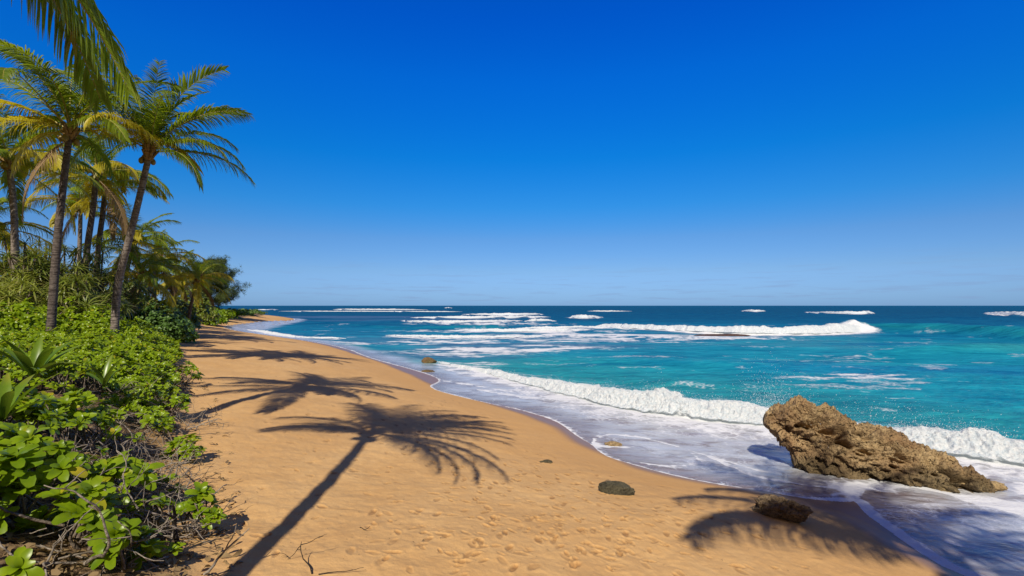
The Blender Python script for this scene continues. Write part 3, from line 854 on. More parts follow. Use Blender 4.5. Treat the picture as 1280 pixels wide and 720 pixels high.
M['rock_dark'] = rock_material('dark_rock', (.055, .048, .032), (.13, .115, .07), (.022, .02, .015), None, 3.0)
M['rock_olive'] = rock_material('olive_rock', (.10, .085, .035), (.21, .17, .075), (.04, .03, .015), .0, 1.2)

def disp_rock(V, N, amp, sc):
    d = fbm3(V * sc, 3, .55) * 1.0 + .55 * fbm3(V * sc * 2.3 + 5, 5, .62, True) - .30
    pits = np.clip(.22 - np.abs(perlin3(V * sc * 3.1 + 40)), 0, 1) * 2.0
    return V + N * ((d - pits * .35) * amp)[:, None]

def slab_rock():
    """the tilted slab: cross-sections along an inclined axis, thick at the waterline, thin tip in the air"""
    # t, centre (x, y, z), half width along depth, half height
    K = np.array([
        (6.66, 13.62, 1.24, .10, .10), (6.76, 13.60, 1.24, .26, .20), (7.00, 13.50, 1.27, .38, .33), (7.30, 13.38, 1.15, .48, .60), (7.70, 13.20, .86, .58, .88),
        (8.10, 13.05, .62, .64, .90), (8.65, 12.82, .40, .70, .82), (9.20, 12.58, .25, .72, .80), (9.70, 12.34, .17, .70, .78), (10.15, 12.10, .05, .62, .58), (10.55, 11.86, -.04, .52, .42), (10.95, 11.66, -.06, .38, .24), (11.20, 11.52, -.08, .18, .14), (11.26, 11.5, -.08, .04, .04)])
    n, m = 420, 300
    # finer spacing by arc length
    t = np.linspace(0, 1, len(K)); tt = np.linspace(0, 1, n)
    S = spline(K, n)
    Cc = S[:, :3]; hw = np.maximum(S[:, 3], .02); hh = np.maximum(S[:, 4], .02)
    ax = np.array([.93, -.36, -.33]); ax /= np.linalg.norm(ax)
    dp = np.array([.36, .93, 0.]); dp /= np.linalg.norm(dp)
    up = np.array([.20, -.06, 1.0]); up /= np.linalg.norm(up)
    th = np.arange(m) / m * 2 * np.pi
    c, s = np.cos(th), np.sin(th)
    e = .78
    cu = np.sign(c) * np.abs(c)**e; su = np.sign(s) * np.abs(s)**e
    # front face leans back: the crest sits behind
    V = Cc[:, None, :] + dp * ((cu[None, :] + .35 * su[None, :]) * hw[:, None])[..., None] + up * (su[None, :] * hh[:, None])[..., None]
    N = dp * cu[None, :, None] + up * su[None, :, None] + 0 * V
    V = V.reshape(-1, 3); N = N.reshape(-1, 3); N /= np.linalg.norm(N, axis=1)[:, None]
    hwr = np.repeat(np.minimum(1, hw / .4), m)
    # bedding ledges that run along the slab
    bed = (V - Cc.repeat(m, 0)) @ up
    led = .045 * np.sin(bed * 13 + 2.2 * fbm3(V * .9, 3)) * hwr
    Vw = np.stack([V @ ax * .75, V @ dp * 1.1, V @ up * 1.5], 1)          # features drawn out along the bedding
    d = .30 * fbm3(Vw * 1.0, 2, .5) + .25 * fbm3(Vw * 2.1 + 5, 5, .58, True) - .04
    cav = sstep(.16, .42, fbm3(Vw * 2.3 + 61, 2, .5)) * .50 + sstep(.20, .45, perlin3(Vw * 5.4 + 17)) * .19
    pits = cav + np.clip(.16 - np.abs(perlin3(V * 9.5 + 11)), 0, 1) * .16 + .03 * fbm3(V * 17, 3, .6)
    hole = np.exp(-(((V - np.array([7.65, 12.75, 1.30])) / np.array([.22, .5, .12]))**2).sum(1)) * .5
    V = V + N * (((d - pits) * hwr + led) - hole)[:, None]
    Qd = grid_quads(n, m, True)
    ends = []
    V = np.concatenate([V, [Cc[0] - ax * .03, Cc[-1] + ax * .03]])
    for base, apex in ((0, n * m), ((n - 1) * m, n * m + 1)):
        for i in range(0, m, 2):
            f = [base + i, base + i + 1, base + (i + 2) % m, apex]
            ends.append(f if base else f[::-1])
    return mesh_np('boulder', V, np.concatenate([Qd[:, ::-1], ends]), M['rock'])
o = put('boulder', slab_rock(), None, (8.3 * .065, .20 + 12.7 * .065, -.02)); o.scale = (.935, .935, .95)
tag(o, 'big tan pitted rock slab tilted up at its left end in the wash', 'rock')

def lump(size, seed, mat, loc, rz=0, n=90, amp=.16, flat=.5, name='rock'):
    u = np.linspace(0, np.pi, n); v = np.arange(2 * n) / (2 * n) * 2 * np.pi
    U, Vv = np.meshgrid(u, v, indexing='ij')
    D = np.stack([np.sin(U) * np.cos(Vv), np.sin(U) * np.sin(Vv), np.cos(U)], -1).reshape(-1, 3)
    sd = seed * 11.3
    # worn polyhedron: clip the sphere by random planes for a broken stone outline
    r = np.ones(len(D)); rr = np.random.default_rng(seed)
    for _ in range(16):
        nn = rr.normal(size=3); nn /= np.linalg.norm(nn); off = rr.uniform(.62, .9)
        dd = D @ nn
        r = np.where(dd > 0, np.minimum(r, off / np.maximum(dd, 1e-3)), r)
    V = D * r[:, None]
    f = fbm3(V * 1.4 + sd, 3, .5) * .9 + fbm3(V * 3.3 + sd, 4, .6, True) * .5 - .15
    V = V * (1 + amp * f)[:, None] * np.array(size)
    V[:, 2] = np.where(V[:, 2] < -flat * size[2], -flat * size[2], V[:, 2])
    ca, sa = math.cos(rz), math.sin(rz)
    V = np.stack([V[:, 0] * ca - V[:, 1] * sa, V[:, 0] * sa + V[:, 1] * ca, V[:, 2]], 1)
    return put(name, mesh_np(name, V, grid_quads(n, 2 * n, True)[:, ::-1], mat), None, loc)

x, y, z = GT(772, 618)
tag(lump((.32, .20, .17), 3, M['rock_dark'], (x, y + .1, z + .05), -.12), 'small dark grey rock half sunk in the dry sand', 'rock')
x, y, z = GT(976, 648)
tag(lump((.52, .30, .26), 5, M['rock_brown'], (x, y + .12, z + .07), -.22, 140, .40), 'brown craggy rock on the shaded sand just short of the wash', 'rock')
x, y = G(537, 453.5, 0)
tag(lump((.60, .42, .42), 12, M['rock_olive'], (x, y, .02), .1), 'olive boulder in the shallows beyond the shadowed sand', 'rock')
x, y = G(535, 464, .1)
tag(lump((.42, .42, .10), 14, M['rock_olive'], (x, y, zb(x, y) + .02), .4), 'flat olive rock just short of the shallows boulder', 'rock')
x, y = G(766, 556, .1)
tag(lump((.32, .24, .11), 16, M['rock_pale'], (x, y, zb(x, y) + .02), .2), 'flat tan stone ringed by foam at the swash edge', 'rock')
x, y, z = GT(682, 578)
tag(lump((.20, .15, .035), 18, M['rock_olive'], (x, y, z + .004), .6), 'flat greenish stone flush with the sand above the small dark rock', 'rock')
x, y, z = GT(759, 604)
tag(lump((.09, .07, .05), 21, M['rock_brown'], (x, y, z + .015), 0, 40), 'brown pebble behind the small dark rock', 'pebble')
x, y = G(1229, 606, .02)
tag(lump((.55, .30, .12), 23, M['rock_pale'], (x, y, .0), -.3), 'low wet tan rock at the foot of the big slab', 'rock')
# reef ledge bared in front of the reef break
x0, y0 = G(880, 411.5, 0.5); x1, y1 = G(948, 417.5, .1)
x, y = G(905, 418.6, .1)
tag(lump((5.0, .9, .26), 27, M['rock_maroon'], (x, y, -.02), -.03), 'thin dark maroon reef ledge bared below the long white breaker', 'reef')

# ------------------------------------------------------------------ palms
def frond_mesh(L, e0, bend, seed, mat, rach, nl=80, lw=.044, ll=.86, sag=.55, twist=0.0):
    r = np.random.default_rng(seed)
    n = 26
    P = np.zeros((n, 3)); a = e0; ds = L / (n - 1)
    side = r.normal(0, .02)
    az = 0
    for i in range(1, n):
        t = i / (n - 1)
        a -= bend * ds / L * (0.45 + 1.5 * t)
        a = max(a, -1.5)
        az += side
        P[i] = P[i - 1] + ds * np.array([math.cos(a) * math.cos(az), math.cos(a) * math.sin(az), math.sin(a)])
    T = np.gradient(P, axis=0); T /= np.linalg.norm(T, axis=1)[:, None]
    B = np.cross(np.array([0, 0, 1.0]), T); B /= np.linalg.norm(B, axis=1)[:, None] + 1e-9
    # frond slowly twists about its rachis
    U = np.cross(T, B)
    tw = np.linspace(0, twist, n)[:, None]
    B, U = B * np.cos(tw) + U * np.sin(tw), U * np.cos(tw) - B * np.sin(tw)
    q = Q()
    R = np.interp(np.linspace(0, 1, n), [0, .06, .3, 1], [.065, .034, .020, .005]) * L / 4
    V, f = tube(P, R, 5); q.add(V, f, 1)
    sgs = 4
    for s in (-1, 1):
        for j in range(nl):
            t = .13 + .87 * (j + r.uniform(-.3, .3)) / (nl - 1)
            t = min(max(t, .1), 1.0)
            fi = t * (n - 1); i = min(int(fi), n - 2); w = fi - i
            p = P[i] * (1 - w) + P[i + 1] * w; tg = T[i]; b = B[i]; u = U[i]
            prof = min(1, .42 + 3.0 * (t - .1)) * (1 - .62 * max(0, (t - .5) / .5)**1.5)
            l = ll * L / 4 * prof * r.uniform(.85, 1.1)
            fw = .35 + .9 * t
            d = b * s * 1.0 + tg * fw * r.uniform(.85, 1.2) + u * r.uniform(.15, .5) * (1 - .5 * t)
            d = d / np.linalg.norm(d)
            gdr = sag * r.uniform(.7, 1.4)
            pts = [p]; dd = d.copy()
            for kx in range(sgs):
                dd = dd + np.array([0, 0, -gdr * (.35 + .35 * kx)]) ; dd /= np.linalg.norm(dd)
                pts.append(pts[-1] + dd * l / sgs)
            pts = np.array(pts)
            wd = np.cross(d, u); wd = tg * .75 - wd * s * .2 + np.array([0, 0, r.uniform(-.5, .1)]); wd -= d * (wd @ d); wd /= np.linalg.norm(wd)
            wv = np.array([.6, 1.0, .9, .6, .08]) * lw * L / 4 * r.uniform(.8, 1.2)
            V = np.concatenate([pts - wd * wv[:, None] * .5, pts + wd * wv[:, None] * .5])
            k_ = sgs + 1
            f = np.array([[i_, i_ + 1, k_ + i_ + 1, k_ + i_] for i_ in range(sgs)])
            q.add(V, f, 0, np.tile(np.linspace(0, 1, k_) * .55 + .45 * t, 2))
    return q.mesh('frond', [M[mat], M[rach]])

# frond kinds, from the spear at the top to the dry skirt
FR = {}
def fr(key, e0, bend, mat, n=2, rach='rachis', **kw):
    FR[key] = [frond_mesh(4.0, e0 + (i - .5) * .1, bend * (1 + .12 * (i - .5)), 100 * len(FR) + i, mat, rach, twist=(-.5, .6, .2)[i % 3], **kw) for i in range(n)]
fr('up', 1.35, .75, 'frond', 3, sag=.18)
fr('high', 1.02, 1.1, 'frond', 3, sag=.32)
fr('mid', .62, 1.2, 'frond', 3, sag=.5)
fr('mid_y', .55, 1.15, 'frond_yellow', 2, sag=.45)
fr('out', .22, 1.0, 'frond', 3, sag=.62)
fr('out_y', .25, 1.05, 'frond_yellow', 2, sag=.55)
fr('low', -.18, 1.05, 'frond', 2, sag=.7)
fr('low_y', -.25, .95, 'frond_yellow', 2, sag=.7)
fr('lean', -.68, .34, 'frond', 2, sag=.6)
fr('dry', -.75, .65, 'frond_dry', 2, 'rachis_dry', sag=.8)

def nut_mesh():
    u = np.linspace(.02, np.pi - .02, 8); v = np.arange(10) / 10 * 2 * np.pi
    U, W = np.meshgrid(u, v, indexing='ij')
    r = 1 + .06 * np.cos(3 * W) * np.sin(U)
    V = np.stack([np.sin(U) * np.cos(W) * r * .105, np.sin(U) * np.sin(W) * r * .105, np.cos(U) * .135], -1).reshape(-1, 3)
    return mesh_np('coconut', V, grid_quads(8, 10, True)[:, ::-1], M['nut'])
NUT = nut_mesh()

def palm(path, r0, r1, L, label, group='coconut palms along the bank', counts=None, nuts=5, seed=0, spin=0.0, special=(), near=True, bark='bark'):
    """path: world points from the foot to the heart of the crown"""
    r = random.Random(seed)
    base = np.array(path[0], float)
    root = thing('palm_tree', base, label, 'palm', group)
    P = spline(np.array(path, float) - base, 110 if near else 40)
    t = np.linspace(0, 1, len(P))
    hgt = np.linalg.norm(np.diff(P, axis=0), axis=1).sum()
    R = r1 + (r0 - r1) * (1 - t)**1.2 + .45 * r0 * np.exp(-t * hgt / .35)
    if near: R = R * (1 + .05 * ((t * hgt / .13) % 1.0) - .025)
    P2 = P.copy(); P2[0, 2] -= .25
    V, f = tube(P2, R, 14 if near else 8)
    V = V + .012 * np.stack([perlin3(V * 4 + 3), perlin3(V * 4 + 9), 0 * V[:, 0]], 1) if near else V
    q = Q(); q.add(V, f); put('trunk', q.mesh('trunk', M[bark]), root)
    top = P[-1]; tg = P[-1] - P[-4]; tg /= np.linalg.norm(tg)
    # fibrous heart: old leaf bases wrapped round the top of the trunk
    q = Q()
    for j in range(16):
        a = j * 2.4 + r.random(); ln = r.uniform(.3, .55)
        d = np.array([math.cos(a), math.sin(a), 0])
        b0 = top - tg * r.uniform(.05, .5) + d * r1 * .7
        V, f = tube(np.array([b0, b0 + d * .09 + tg * ln * .5, b0 + d * .24 + tg * ln]), [.07, .06, .035], 6); q.add(V, f)
    put('crown_base', q.mesh('crown_base', M['fibre']), root)
    c = dict(up=4, high=5, mid=4, mid_y=3, out=4, out_y=4, low=1, low_y=2, dry=1)
    if counts: c.update(counts)
    ga = spin
    sp_ = r.uniform(-.08, .08)
    for key in ('up', 'high', 'mid', 'mid_y', 'out', 'out_y', 'low', 'low_y', 'dry'):
        for _ in range(c[key]):
            ga += 2.39996 + r.uniform(-.35, .35)
            o = put('frond', r.choice(FR[key]), root, top - tg * {'up': 0, 'high': .03, 'mid': .08, 'mid_y': .08, 'out': .14, 'out_y': .14, 'low': .22, 'low_y': .24, 'dry': .34}[key])
            o.rotation_euler = (r.uniform(-.25, .25), r.uniform(-.16, .16), ga)
            s = L / 4 * r.uniform(.85, 1.1) * (.88 if key in ('up', 'dry') else 1)
            o.scale = (s, s, s)
            if key == 'dry': o['label'] = 'dry brown hanging frond'
    for key, az, tilt, s in special:                     # fronds whose direction the photo shows
        o = put('frond', FR[key][0], root, top)
        o.rotation_euler = (0, tilt, az); o.scale = (s * L / 4,) * 3
    for j in range(nuts):
        a = r.random() * 6.28
        o = put('coconut', NUT, root, top - tg * r.uniform(.25, .5) + np.array([math.cos(a), math.sin(a), 0]) * (r1 + .12))
        o.rotation_euler = (r.uniform(-.4, .4), r.uniform(-.4, .4), a)
    return root

def at(px, py, d): return ((px - 640) / F * d, d, H - (py - HZ) / F * d)
def palm_px(pts, d, *a, **k):
    path = [at(px, py, d + dd) for px, py, dd in pts]
    b = path[0]; path[0] = (b[0], b[1], zb(b[0], b[1]) - .05)
    return palm(path, *a, **k)

palm_px([(142, 410, 0), (147, 360, 0), (159, 308, -.1), (174, 248, -.2), (188, 186, -.3)], 21, .15, .11, 4.0, 'leaning coconut palm nearest the beach with a bare curved grey trunk', seed=11, spin=.4,
        counts=dict(up=5, high=6, mid=3, mid_y=1, out=1, out_y=0, low=0, low_y=0, dry=0), special=(('up', .3, 0, 1.15), ('up', 2.5, .1, 1.1), ('high', .6, 0, 1.1), ('out', -.05, -.15, 1.0), ('low', -.35, -.2, .95), ('mid', .15, .15, .95)), nuts=7)
palm_px([(62, 392, 0), (70, 320, 0), (78, 240, 0), (88, 161, 0)], 19, .145, .105, 4.2, 'tall dark-trunked coconut palm left of the leaning curved one', seed=23, spin=1.1, bark='bark_dark',
        counts=dict(up=4, high=5, mid=3, mid_y=2, out=2, out_y=3, low=0, low_y=0, dry=1), special=(('out_y', -.35, -.1, 1.0), ('out_y', 3.0, -.25, .9)))
palm_px([(20, 396, 0), (19, 330, 0), (17, 260, 0), (11, 200, 0)], 24, .17, .12, 3.8, 'slim coconut palm cut by the left edge of the picture', seed=31, spin=2.0, counts=dict(out_y=3, mid_y=2))
palm_px([(100, 385, 0), (108, 320, 0), (116, 262, 0), (121, 215, 0)], 31, .19, .14, 4.4, 'coconut palm with yellow fronds between the two big palms', seed=43, spin=.2, bark='bark_dark',
        counts=dict(up=2, high=3, mid=3, mid_y=3, out=2, out_y=5, low=0, low_y=2, dry=1), near=False)
palm_px([(116, 380, 0), (122, 320, 0), (129, 262, 0), (131, 235, 0)], 34, .18, .14, 4.4, 'coconut palm whose trunk crosses just right of the yellow-fronded one', seed=47, spin=1.9, bark='bark_dark', near=False, counts=dict(up=3, high=3, mid=2, mid_y=2, out=2, out_y=3, low=0, low_y=1, dry=1))
palm_px([(94, 380, 0), (99, 320, 0), (101, 255, 0)], 38, .16, .13, 4.0, 'coconut palm hung with yellow nuts behind the tall dark trunk', seed=53, spin=.9, near=False, nuts=16, counts=dict(up=3, high=3, mid=2, out=2, out_y=3, low=0, low_y=2))
palm_px([(150, 385, 0), (158, 345, 0), (166, 303, 0)], 42, .18, .14, 4.2, 'low coconut palm rising right behind the curved grey trunk', seed=61, spin=.3, near=False, counts=dict(out_y=4, mid_y=3, dry=4))
palm_px([(192, 390, 0), (194, 355, 0), (199, 322, 0)], 47, .18, .14, 4.0, 'shaggy coconut palm with dry skirt beside the low grey-green shrub', seed=67, spin=.8, near=False, counts=dict(dry=7, low_y=5, out_y=4))
palm_px([(233, 404, 0), (238, 385, 0), (243, 366, 0), (248, 347, 0)], 40, .13, .10, 2.7, 'small dark-trunked coconut palm leaning out at the beach edge', seed=71, spin=.5, bark='bark_dark', near=False, counts=dict(up=2, high=4, mid=3, out=2, out_y=3, low=0, low_y=3, dry=1), nuts=3)
palm_px([(168, 388, 0), (172, 365, 0), (176, 343, 0)], 36, .15, .12, 3.2, 'short bushy coconut palm in front of the shaggy one', seed=79, spin=1.3, near=False, counts=dict(dry=4, low_y=3))
palm_px([(215, 392, 0), (218, 370, 0), (221, 345, 0)], 58, .17, .13, 4.0, 'coconut palm in the thicket behind the small leaning palm', seed=83, spin=.1, near=False, counts=dict(dry=5, low_y=5))
palm_px([(-30, 396, 0), (-26, 330, 0), (-22, 283, 0)], 27, .17, .12, 3.4, 'low coconut palm beyond the left edge, fronds at pandanus height', seed=89, near=False)

# palms beside and behind the camera, seen by their shadows on the sand
def shadow_palm(S, topz, path_xy, *a, **k):
    z = zb(*S); h = topz - z; l = h / math.tan(SUN_EL)
    top = np.array([S[0] - SX * l, S[1] - SY * l, topz])
    b = np.array([top[0] + path_xy[0], top[1] + path_xy[1], 0]); b[2] = zb(b[0], b[1]) - .1
    m = b * .5 + top * .5 + np.array([path_xy[2], path_xy[3], 0])
    return palm([b, m, top], *a, **k)
x, y, z = GT(463, 541)
shadow_palm((x, y), 10.6, (2.15, -2.9, .15, .3), .13, .095, 3.75, 'coconut palm whose whole crown shadow lies on the near sand', seed=97, spin=.6, counts=dict(up=2, high=1, mid=0, mid_y=0, out=0, out_y=0, low=0, low_y=0, dry=0),
            special=(('low', -.12, .0, 1.08), ('out', -.42, .1, .85), ('mid', .02, 0, .95), ('mid', .22, 0, 1.0), ('high', .35, 0, 1.0), ('high', .75, .1, 1.0), ('mid', .5, 0, .95), ('high', 1.5, .1, 1.0), ('high', 2.3, .1, .95),
                     ('mid', 2.75, 0, .72), ('out', 3.05, .1, .62), ('mid', 3.2, .1, .62), ('up', .2, .2, 1.0), ('up', 2.6, .15, .9), ('low', .06, 0, 1.2), ('out', -.1, .1, 1.15), ('high', .55, 0, 1.0), ('out', .3, .1, 1.0), ('high', 1.1, 0, 1.0), ('high', 1.9, 0, 1.0), ('out', 2.9, 0, .6), ('mid', 3.4, 0, .62)))
x, y, z = GT(378, 482)
shadow_palm((x, y), 12.2, (1.4, -3.0, .2, .3), .19, .13, 4.2, 'tall coconut palm whose long dark frond droops into the top left corner', seed=101, spin=2.2, counts=dict(up=3, high=5, mid=5, mid_y=0, out=5, out_y=1, low=1, low_y=1, dry=0), special=(('lean', .66, 0, 1.22), ('lean', 1.0, .0, 1.2)))
shadow_palm((6.9, 8.1), 11.0, (-1.6, -2.0, .2, .2), .19, .13, 4.2, 'coconut palm whose frond shadows cross the bottom right wash', seed=103, spin=1.2, counts=dict(up=1, high=1, mid=1, mid_y=0, out=1, out_y=0, low=0, low_y=0, dry=0),
            special=(('high', 2.1, 0, 1.0), ('high', 1.95, .05, 1.1), ('mid', 2.25, 0, 1.05), ('mid', 2.95, 0, 1.05), ('mid', 3.05, 0, 1.1), ('high', 1.1, 0, 1.0), ('out', -.5, 0, 1.0), ('mid', .2, .1, 1.0), ('low', -1.0, .1, 1.0), ('mid', 2.6, 0, 1.1), ('out', 2.75, 0, 1.1), ('high', 2.5, 0, 1.15), ('high', 1.6, 0, 1.1), ('out', .5, 0, 1.0), ('mid', -.2, 0, 1.0)))


# ------------------------------------------------------------------ shrubs of the bank
def leaf_template(l=.11, w=.052, seg=4, cup=.25, curl=.35, base=.18, tip=.12):
    """spoon-shaped leaf along +X, 3 columns wide"""
    t = np.linspace(0, 1, seg + 1)
    wd = np.interp(t, [0, .2, .55, .8, .93, 1], [base, .42, .90, 1.0, max(.72, tip), tip]) * w * .5
    x = t * l; z = -curl * l * (t**2) + .12 * l * np.sin(t * np.pi)
    V = np.concatenate([np.stack([x, -wd, z + cup * wd], 1), np.stack([x, 0 * x, z], 1), np.stack([x, wd, z + cup * wd], 1)])
    k_ = seg + 1
    f = []
    for i in range(seg):
        for c_ in (0, 1): f.append([c_ * k_ + i, c_ * k_ + i + 1, (c_ + 1) * k_ + i + 1, (c_ + 1) * k_ + i])
    return V, np.array(f), np.tile(t, 3)

def rosettes(centres, axes, scale, leaf, n_leaf=11, seed=0, spread=(.25, 1.35), tmul=1.0):
    """all leaves of many rosettes at once -> verts, quads, attribute"""
    LV, LF, LT = leaf
    r = np.random.default_rng(seed)
    C = np.repeat(centres, n_leaf, 0); A = np.repeat(axes, n_leaf, 0); S = np.repeat(scale, n_leaf)
    N = len(C)
    j = np.tile(np.arange(n_leaf), len(centres))
    az = j * 2.39996 + np.repeat(r.uniform(0, 6.28, len(centres)), n_leaf) + r.normal(0, .15, N)
    po = spread[0] + (min(spread[1], 1.2) - spread[0] if spread[1] == 1.35 else spread[1] - spread[0]) * ((j + .5) / n_leaf)**.8 + r.normal(0, .12, N)
    S = S * (.62 + .5 * np.sqrt((j + .5) / n_leaf)) * r.uniform(.82, 1.12, N)
    ref = np.where(np.abs(A[:, 2:3]) > .9, np.array([[1., 0, 0]]), np.array([[0, 0, 1.]]))
    X = np.cross(ref, A); X /= np.linalg.norm(X, axis=1)[:, None]
    Y = np.cross(A, X)
    out = X * np.cos(az)[:, None] + Y * np.sin(az)[:, None]
    d = A * np.cos(po)[:, None] + out * np.sin(po)[:, None]
    up = A * np.sin(po)[:, None] - out * np.cos(po)[:, None]
    sd = np.cross(up, d)
    roll = r.normal(0, .18, N)[:, None]
    up, sd = up * np.cos(roll) + sd * np.sin(roll), sd * np.cos(roll) - up * np.sin(roll)
    W = C[:, None, :] + S[:, None, None] * (LV[None, :, 0:1] * d[:, None] + LV[None, :, 1:2] * sd[:, None] + LV[None, :, 2:3] * up[:, None])
    Fq = LF[None] + (len(LV) * np.arange(N))[:, None, None]
    yel = np.repeat(np.where(r.random(N) < .055, r.uniform(1, 3, N), r.uniform(-.8, .3, N)), len(LV))
    return W.reshape(-1, 3), Fq.reshape(-1, 4), (yel if tmul else np.tile(LT, N))

NAU = leaf_template(.150, .074, 6, .3, .30, .16, .50)
NAU_LO = leaf_template(.150, .080, 3, .3, .3, .2, .62)
rj = np.random.default_rng(77)

def shrub(px, py, rx, hgt, n_ros, label, scale=1.0, seed=0, leafmat='naupaka', squash=.9, wood='wood', lf=None, nl=11):
    x, y, z = GT(px, py)
    r = np.random.default_rng(seed)
    root = thing('beach_shrub', (x, y, z), label, 'shrub', 'leafy beach shrubs in front on the bank')
    ph = r.uniform(0, 6.28, n_ros); rr = np.sqrt(r.random(n_ros)) * rx
    C = np.stack([np.cos(ph) * rr, np.sin(ph) * rr * squash, hgt * (1 - .55 * (rr / rx)**2) * r.uniform(.45, 1.05, n_ros)], 1)
    gz_ = h_base(C[:, 0] + x, C[:, 1] + y) - z
    C[:, 2] = np.maximum(C[:, 2], gz_ + .06)
    A = np.stack([C[:, 0] / rx * .55 + r.normal(0, .22, n_ros), C[:, 1] / rx * .55 - .2 + r.normal(0, .22, n_ros), np.full(n_ros, .9)], 1)
    A /= np.linalg.norm(A, axis=1)[:, None]
    V, f, t = rosettes(C, A, r.uniform(.75, 1.2, n_ros) * scale, lf or NAU, nl, seed)
    q = Q(); q.add(V, f, 0, t); put('foliage', q.mesh('foliage', M[leafmat]), root)
    q = Q()
    for c_ in C:
        b = np.array([c_[0] * .25 + r.normal(0, .05), c_[1] * .25 + r.normal(0, .05), -.05])
        m1 = b * .55 + c_ * .45 + r.normal(0, .07, 3); 
        P = spline([b, m1, c_ - np.array([0, 0, .01])], 7)
        V, f = tube(P, np.linspace(.015, .006, 7) * (.7 + .5 * scale), 5); q.add(V, f)
    put('stems', q.mesh('stems', M[wood]), root)
    return root

FRONT = [
    (18, 655, .42, .52, 20, 'bright green beach shrub with big spoon leaves in the bottom left corner', 1.05),
    (92, 680, .30, .42, 11, 'broad-leaved beach shrub left of centre above the grassy patch', 1.1),
    (150, 632, .26, .44, 9, 'big glossy rosettes standing among the bare twigs', 1.15),
    (148, 712, .20, .30, 6, 'dark green rosette at the bottom edge by pale forked driftwood', 1.05),
    (45, 610, .42, .42, 17, 'pale green spreading shrub below the strap-leaved lily', .95),
    (196, 705, .16, .16, 5, 'two round bright leaves sprouting beside the pale dead branches', .8),
    (242, 668, .22, .40, 13, 'dark leafy shrub tangled in thin twigs at the sand edge', .75),
    (232, 575, .26, .30, 13, 'small yellow-green shrub on the sand edge above the charred branch', .72),
    (120, 610, .30, .26, 9, 'low sparse shrub in front of the tangle of bare twigs', .8),
    (190, 652, .20, .22, 6, 'small light green sprig beside the charred branch', .75),
    (222, 480, .55, .55, 32, 'green shrub jutting onto the sand beside the shadow streaks', .75),
    (200, 520, .50, .50, 26, 'shrub with yellowing leaves just before the one jutting onto sand', .75),
    (8, 590, .30, .40, 12, 'clump of pale spoon leaves cut by the left edge', 1.0),
]
for i, (px, py, rx, hg, nr_, lab, sc_) in enumerate(FRONT):
    shrub(px, py, rx * 1.1, hg * 1.25, int(nr_ * 1.2), lab, sc_ * 1.12, 300 + i)

LILY = [((42, 500), 15, 1.15, .17, 'large strap-leaved lily standing above the shrubs at the left', 1, .55),
        ((130, 505), 7, .72, .115, 'small strap-leaved lily right of the large one', 2, .45),
        ((4, 560), 10, .85, .12, 'strap-leaved lily cut by the left edge below the large one', 3, .6),
        ((152, 432), 8, 1.1, .16, 'strap-leaved lily far back near the leaning palm foot', 5, .5)]
LILY_XY = [GT(*a[0])[:2] for a in LILY]
# the thicket behind reads as one mass
N0 = 17000
vy = rj.uniform(0, 1, N0)**1.35 * 34 + 3.6
vi = rj.uniform(0, 1, N0)
vi = vi**1.2 * (3.0 + vy * .42)
ev = V_[(V_[:, 1] > 2) & (V_[:, 1] < 60)]
exx = np.interp(vy, ev[:, 1], ev[:, 0])
cx_ = exx - .25 - vi * 1.0; cy_ = vy
vs = veg_s(cx_, cy_)
mound = .56 + .55 * fbm2(cx_ * .9, cy_ * .9, 3) + .25 * fbm2(cx_ * .3 + 9, cy_ * .3, 2)
bare = np.zeros(len(cx_))
for bx_, by_, br_ in ((-2.9, 4.2, 1.0), (-4.1, 5.7, 1.15), (-5.3, 7.3, .9), (-2.2, 3.6, .8), (-4.9, 6.0, .6), (-3.6, 4.7, 1.1), (-6.2, 8.6, .7)):
    bare = np.maximum(bare, 1.05 * (1 - sstep(.6, 1.25, np.hypot(cx_ - bx_, cy_ - by_) / br_)))
for lx_, ly_ in LILY_XY:
    bare = np.maximum(bare, .97 * (1 - sstep(.35, .75, np.hypot(cx_ - lx_, cy_ - ly_))))
    bare = np.maximum(bare, .75 * (1 - sstep(.5, 1.0, np.hypot(cx_ - lx_ * .86, (cy_ - ly_ * .86) * .7))))
ok = (vs > .15 + 1.1 * np.clip(fbm2(cy_ * .45, cx_ * .2 + 3, 3) + .1, -.2, 1)) & (rj.random(N0) > bare * 1.15) & (cy_ > 3.4) & ((cy_ > 4.6) | (cx_ < -3.6) )
ok &= (fbm2(cx_ * 1.5 + 5, cy_ * 1.5, 2) > -.18) & ((cy_ > 9) | (rj.random(N0) < .62))
ok &= np.abs(cx_ / cy_) < 1.35
cx_, cy_, vs, mound = cx_[ok], cy_[ok], vs[ok], mound[ok]
hz_ = np.clip(mound, .12, 1.2) * (.45 + .55 * sstep(.1, 1.6, vs)) * rj.uniform(.55, 1.0, len(cx_)) * (1 + .25 * sstep(8, 25, cy_))
C = np.stack([cx_, cy_, h_base(cx_, cy_) + hz_], 1)
gxn = fbm2(cx_ * .9 + .05, cy_ * .9, 3) - fbm2(cx_ * .9 - .05, cy_ * .9, 3); gyn = fbm2(cx_ * .9, cy_ * .9 + .05, 3) - fbm2(cx_ * .9, cy_ * .9 - .05, 3)
A = np.stack([-gxn * 3 + rj.normal(0, .25, len(cx_)) + .2, -gyn * 3 - .25 + rj.normal(0, .25, len(cx_)), np.full(len(cx_), .9)], 1); A /= np.linalg.norm(A, axis=1)[:, None]
sc_ = rj.uniform(.65, 1.15, len(cx_)) * np.where(cy_ < 9, 1.0, np.where(cy_ < 14, .78, .9))
q = Q()
mn = cy_ < 9
for msk, lf, nl in ((mn, NAU, 10), (~mn, NAU_LO, 9)):
    V, f, t = rosettes(C[msk], A[msk], sc_[msk], lf, nl, 5); q.add(V, f, 0, t)
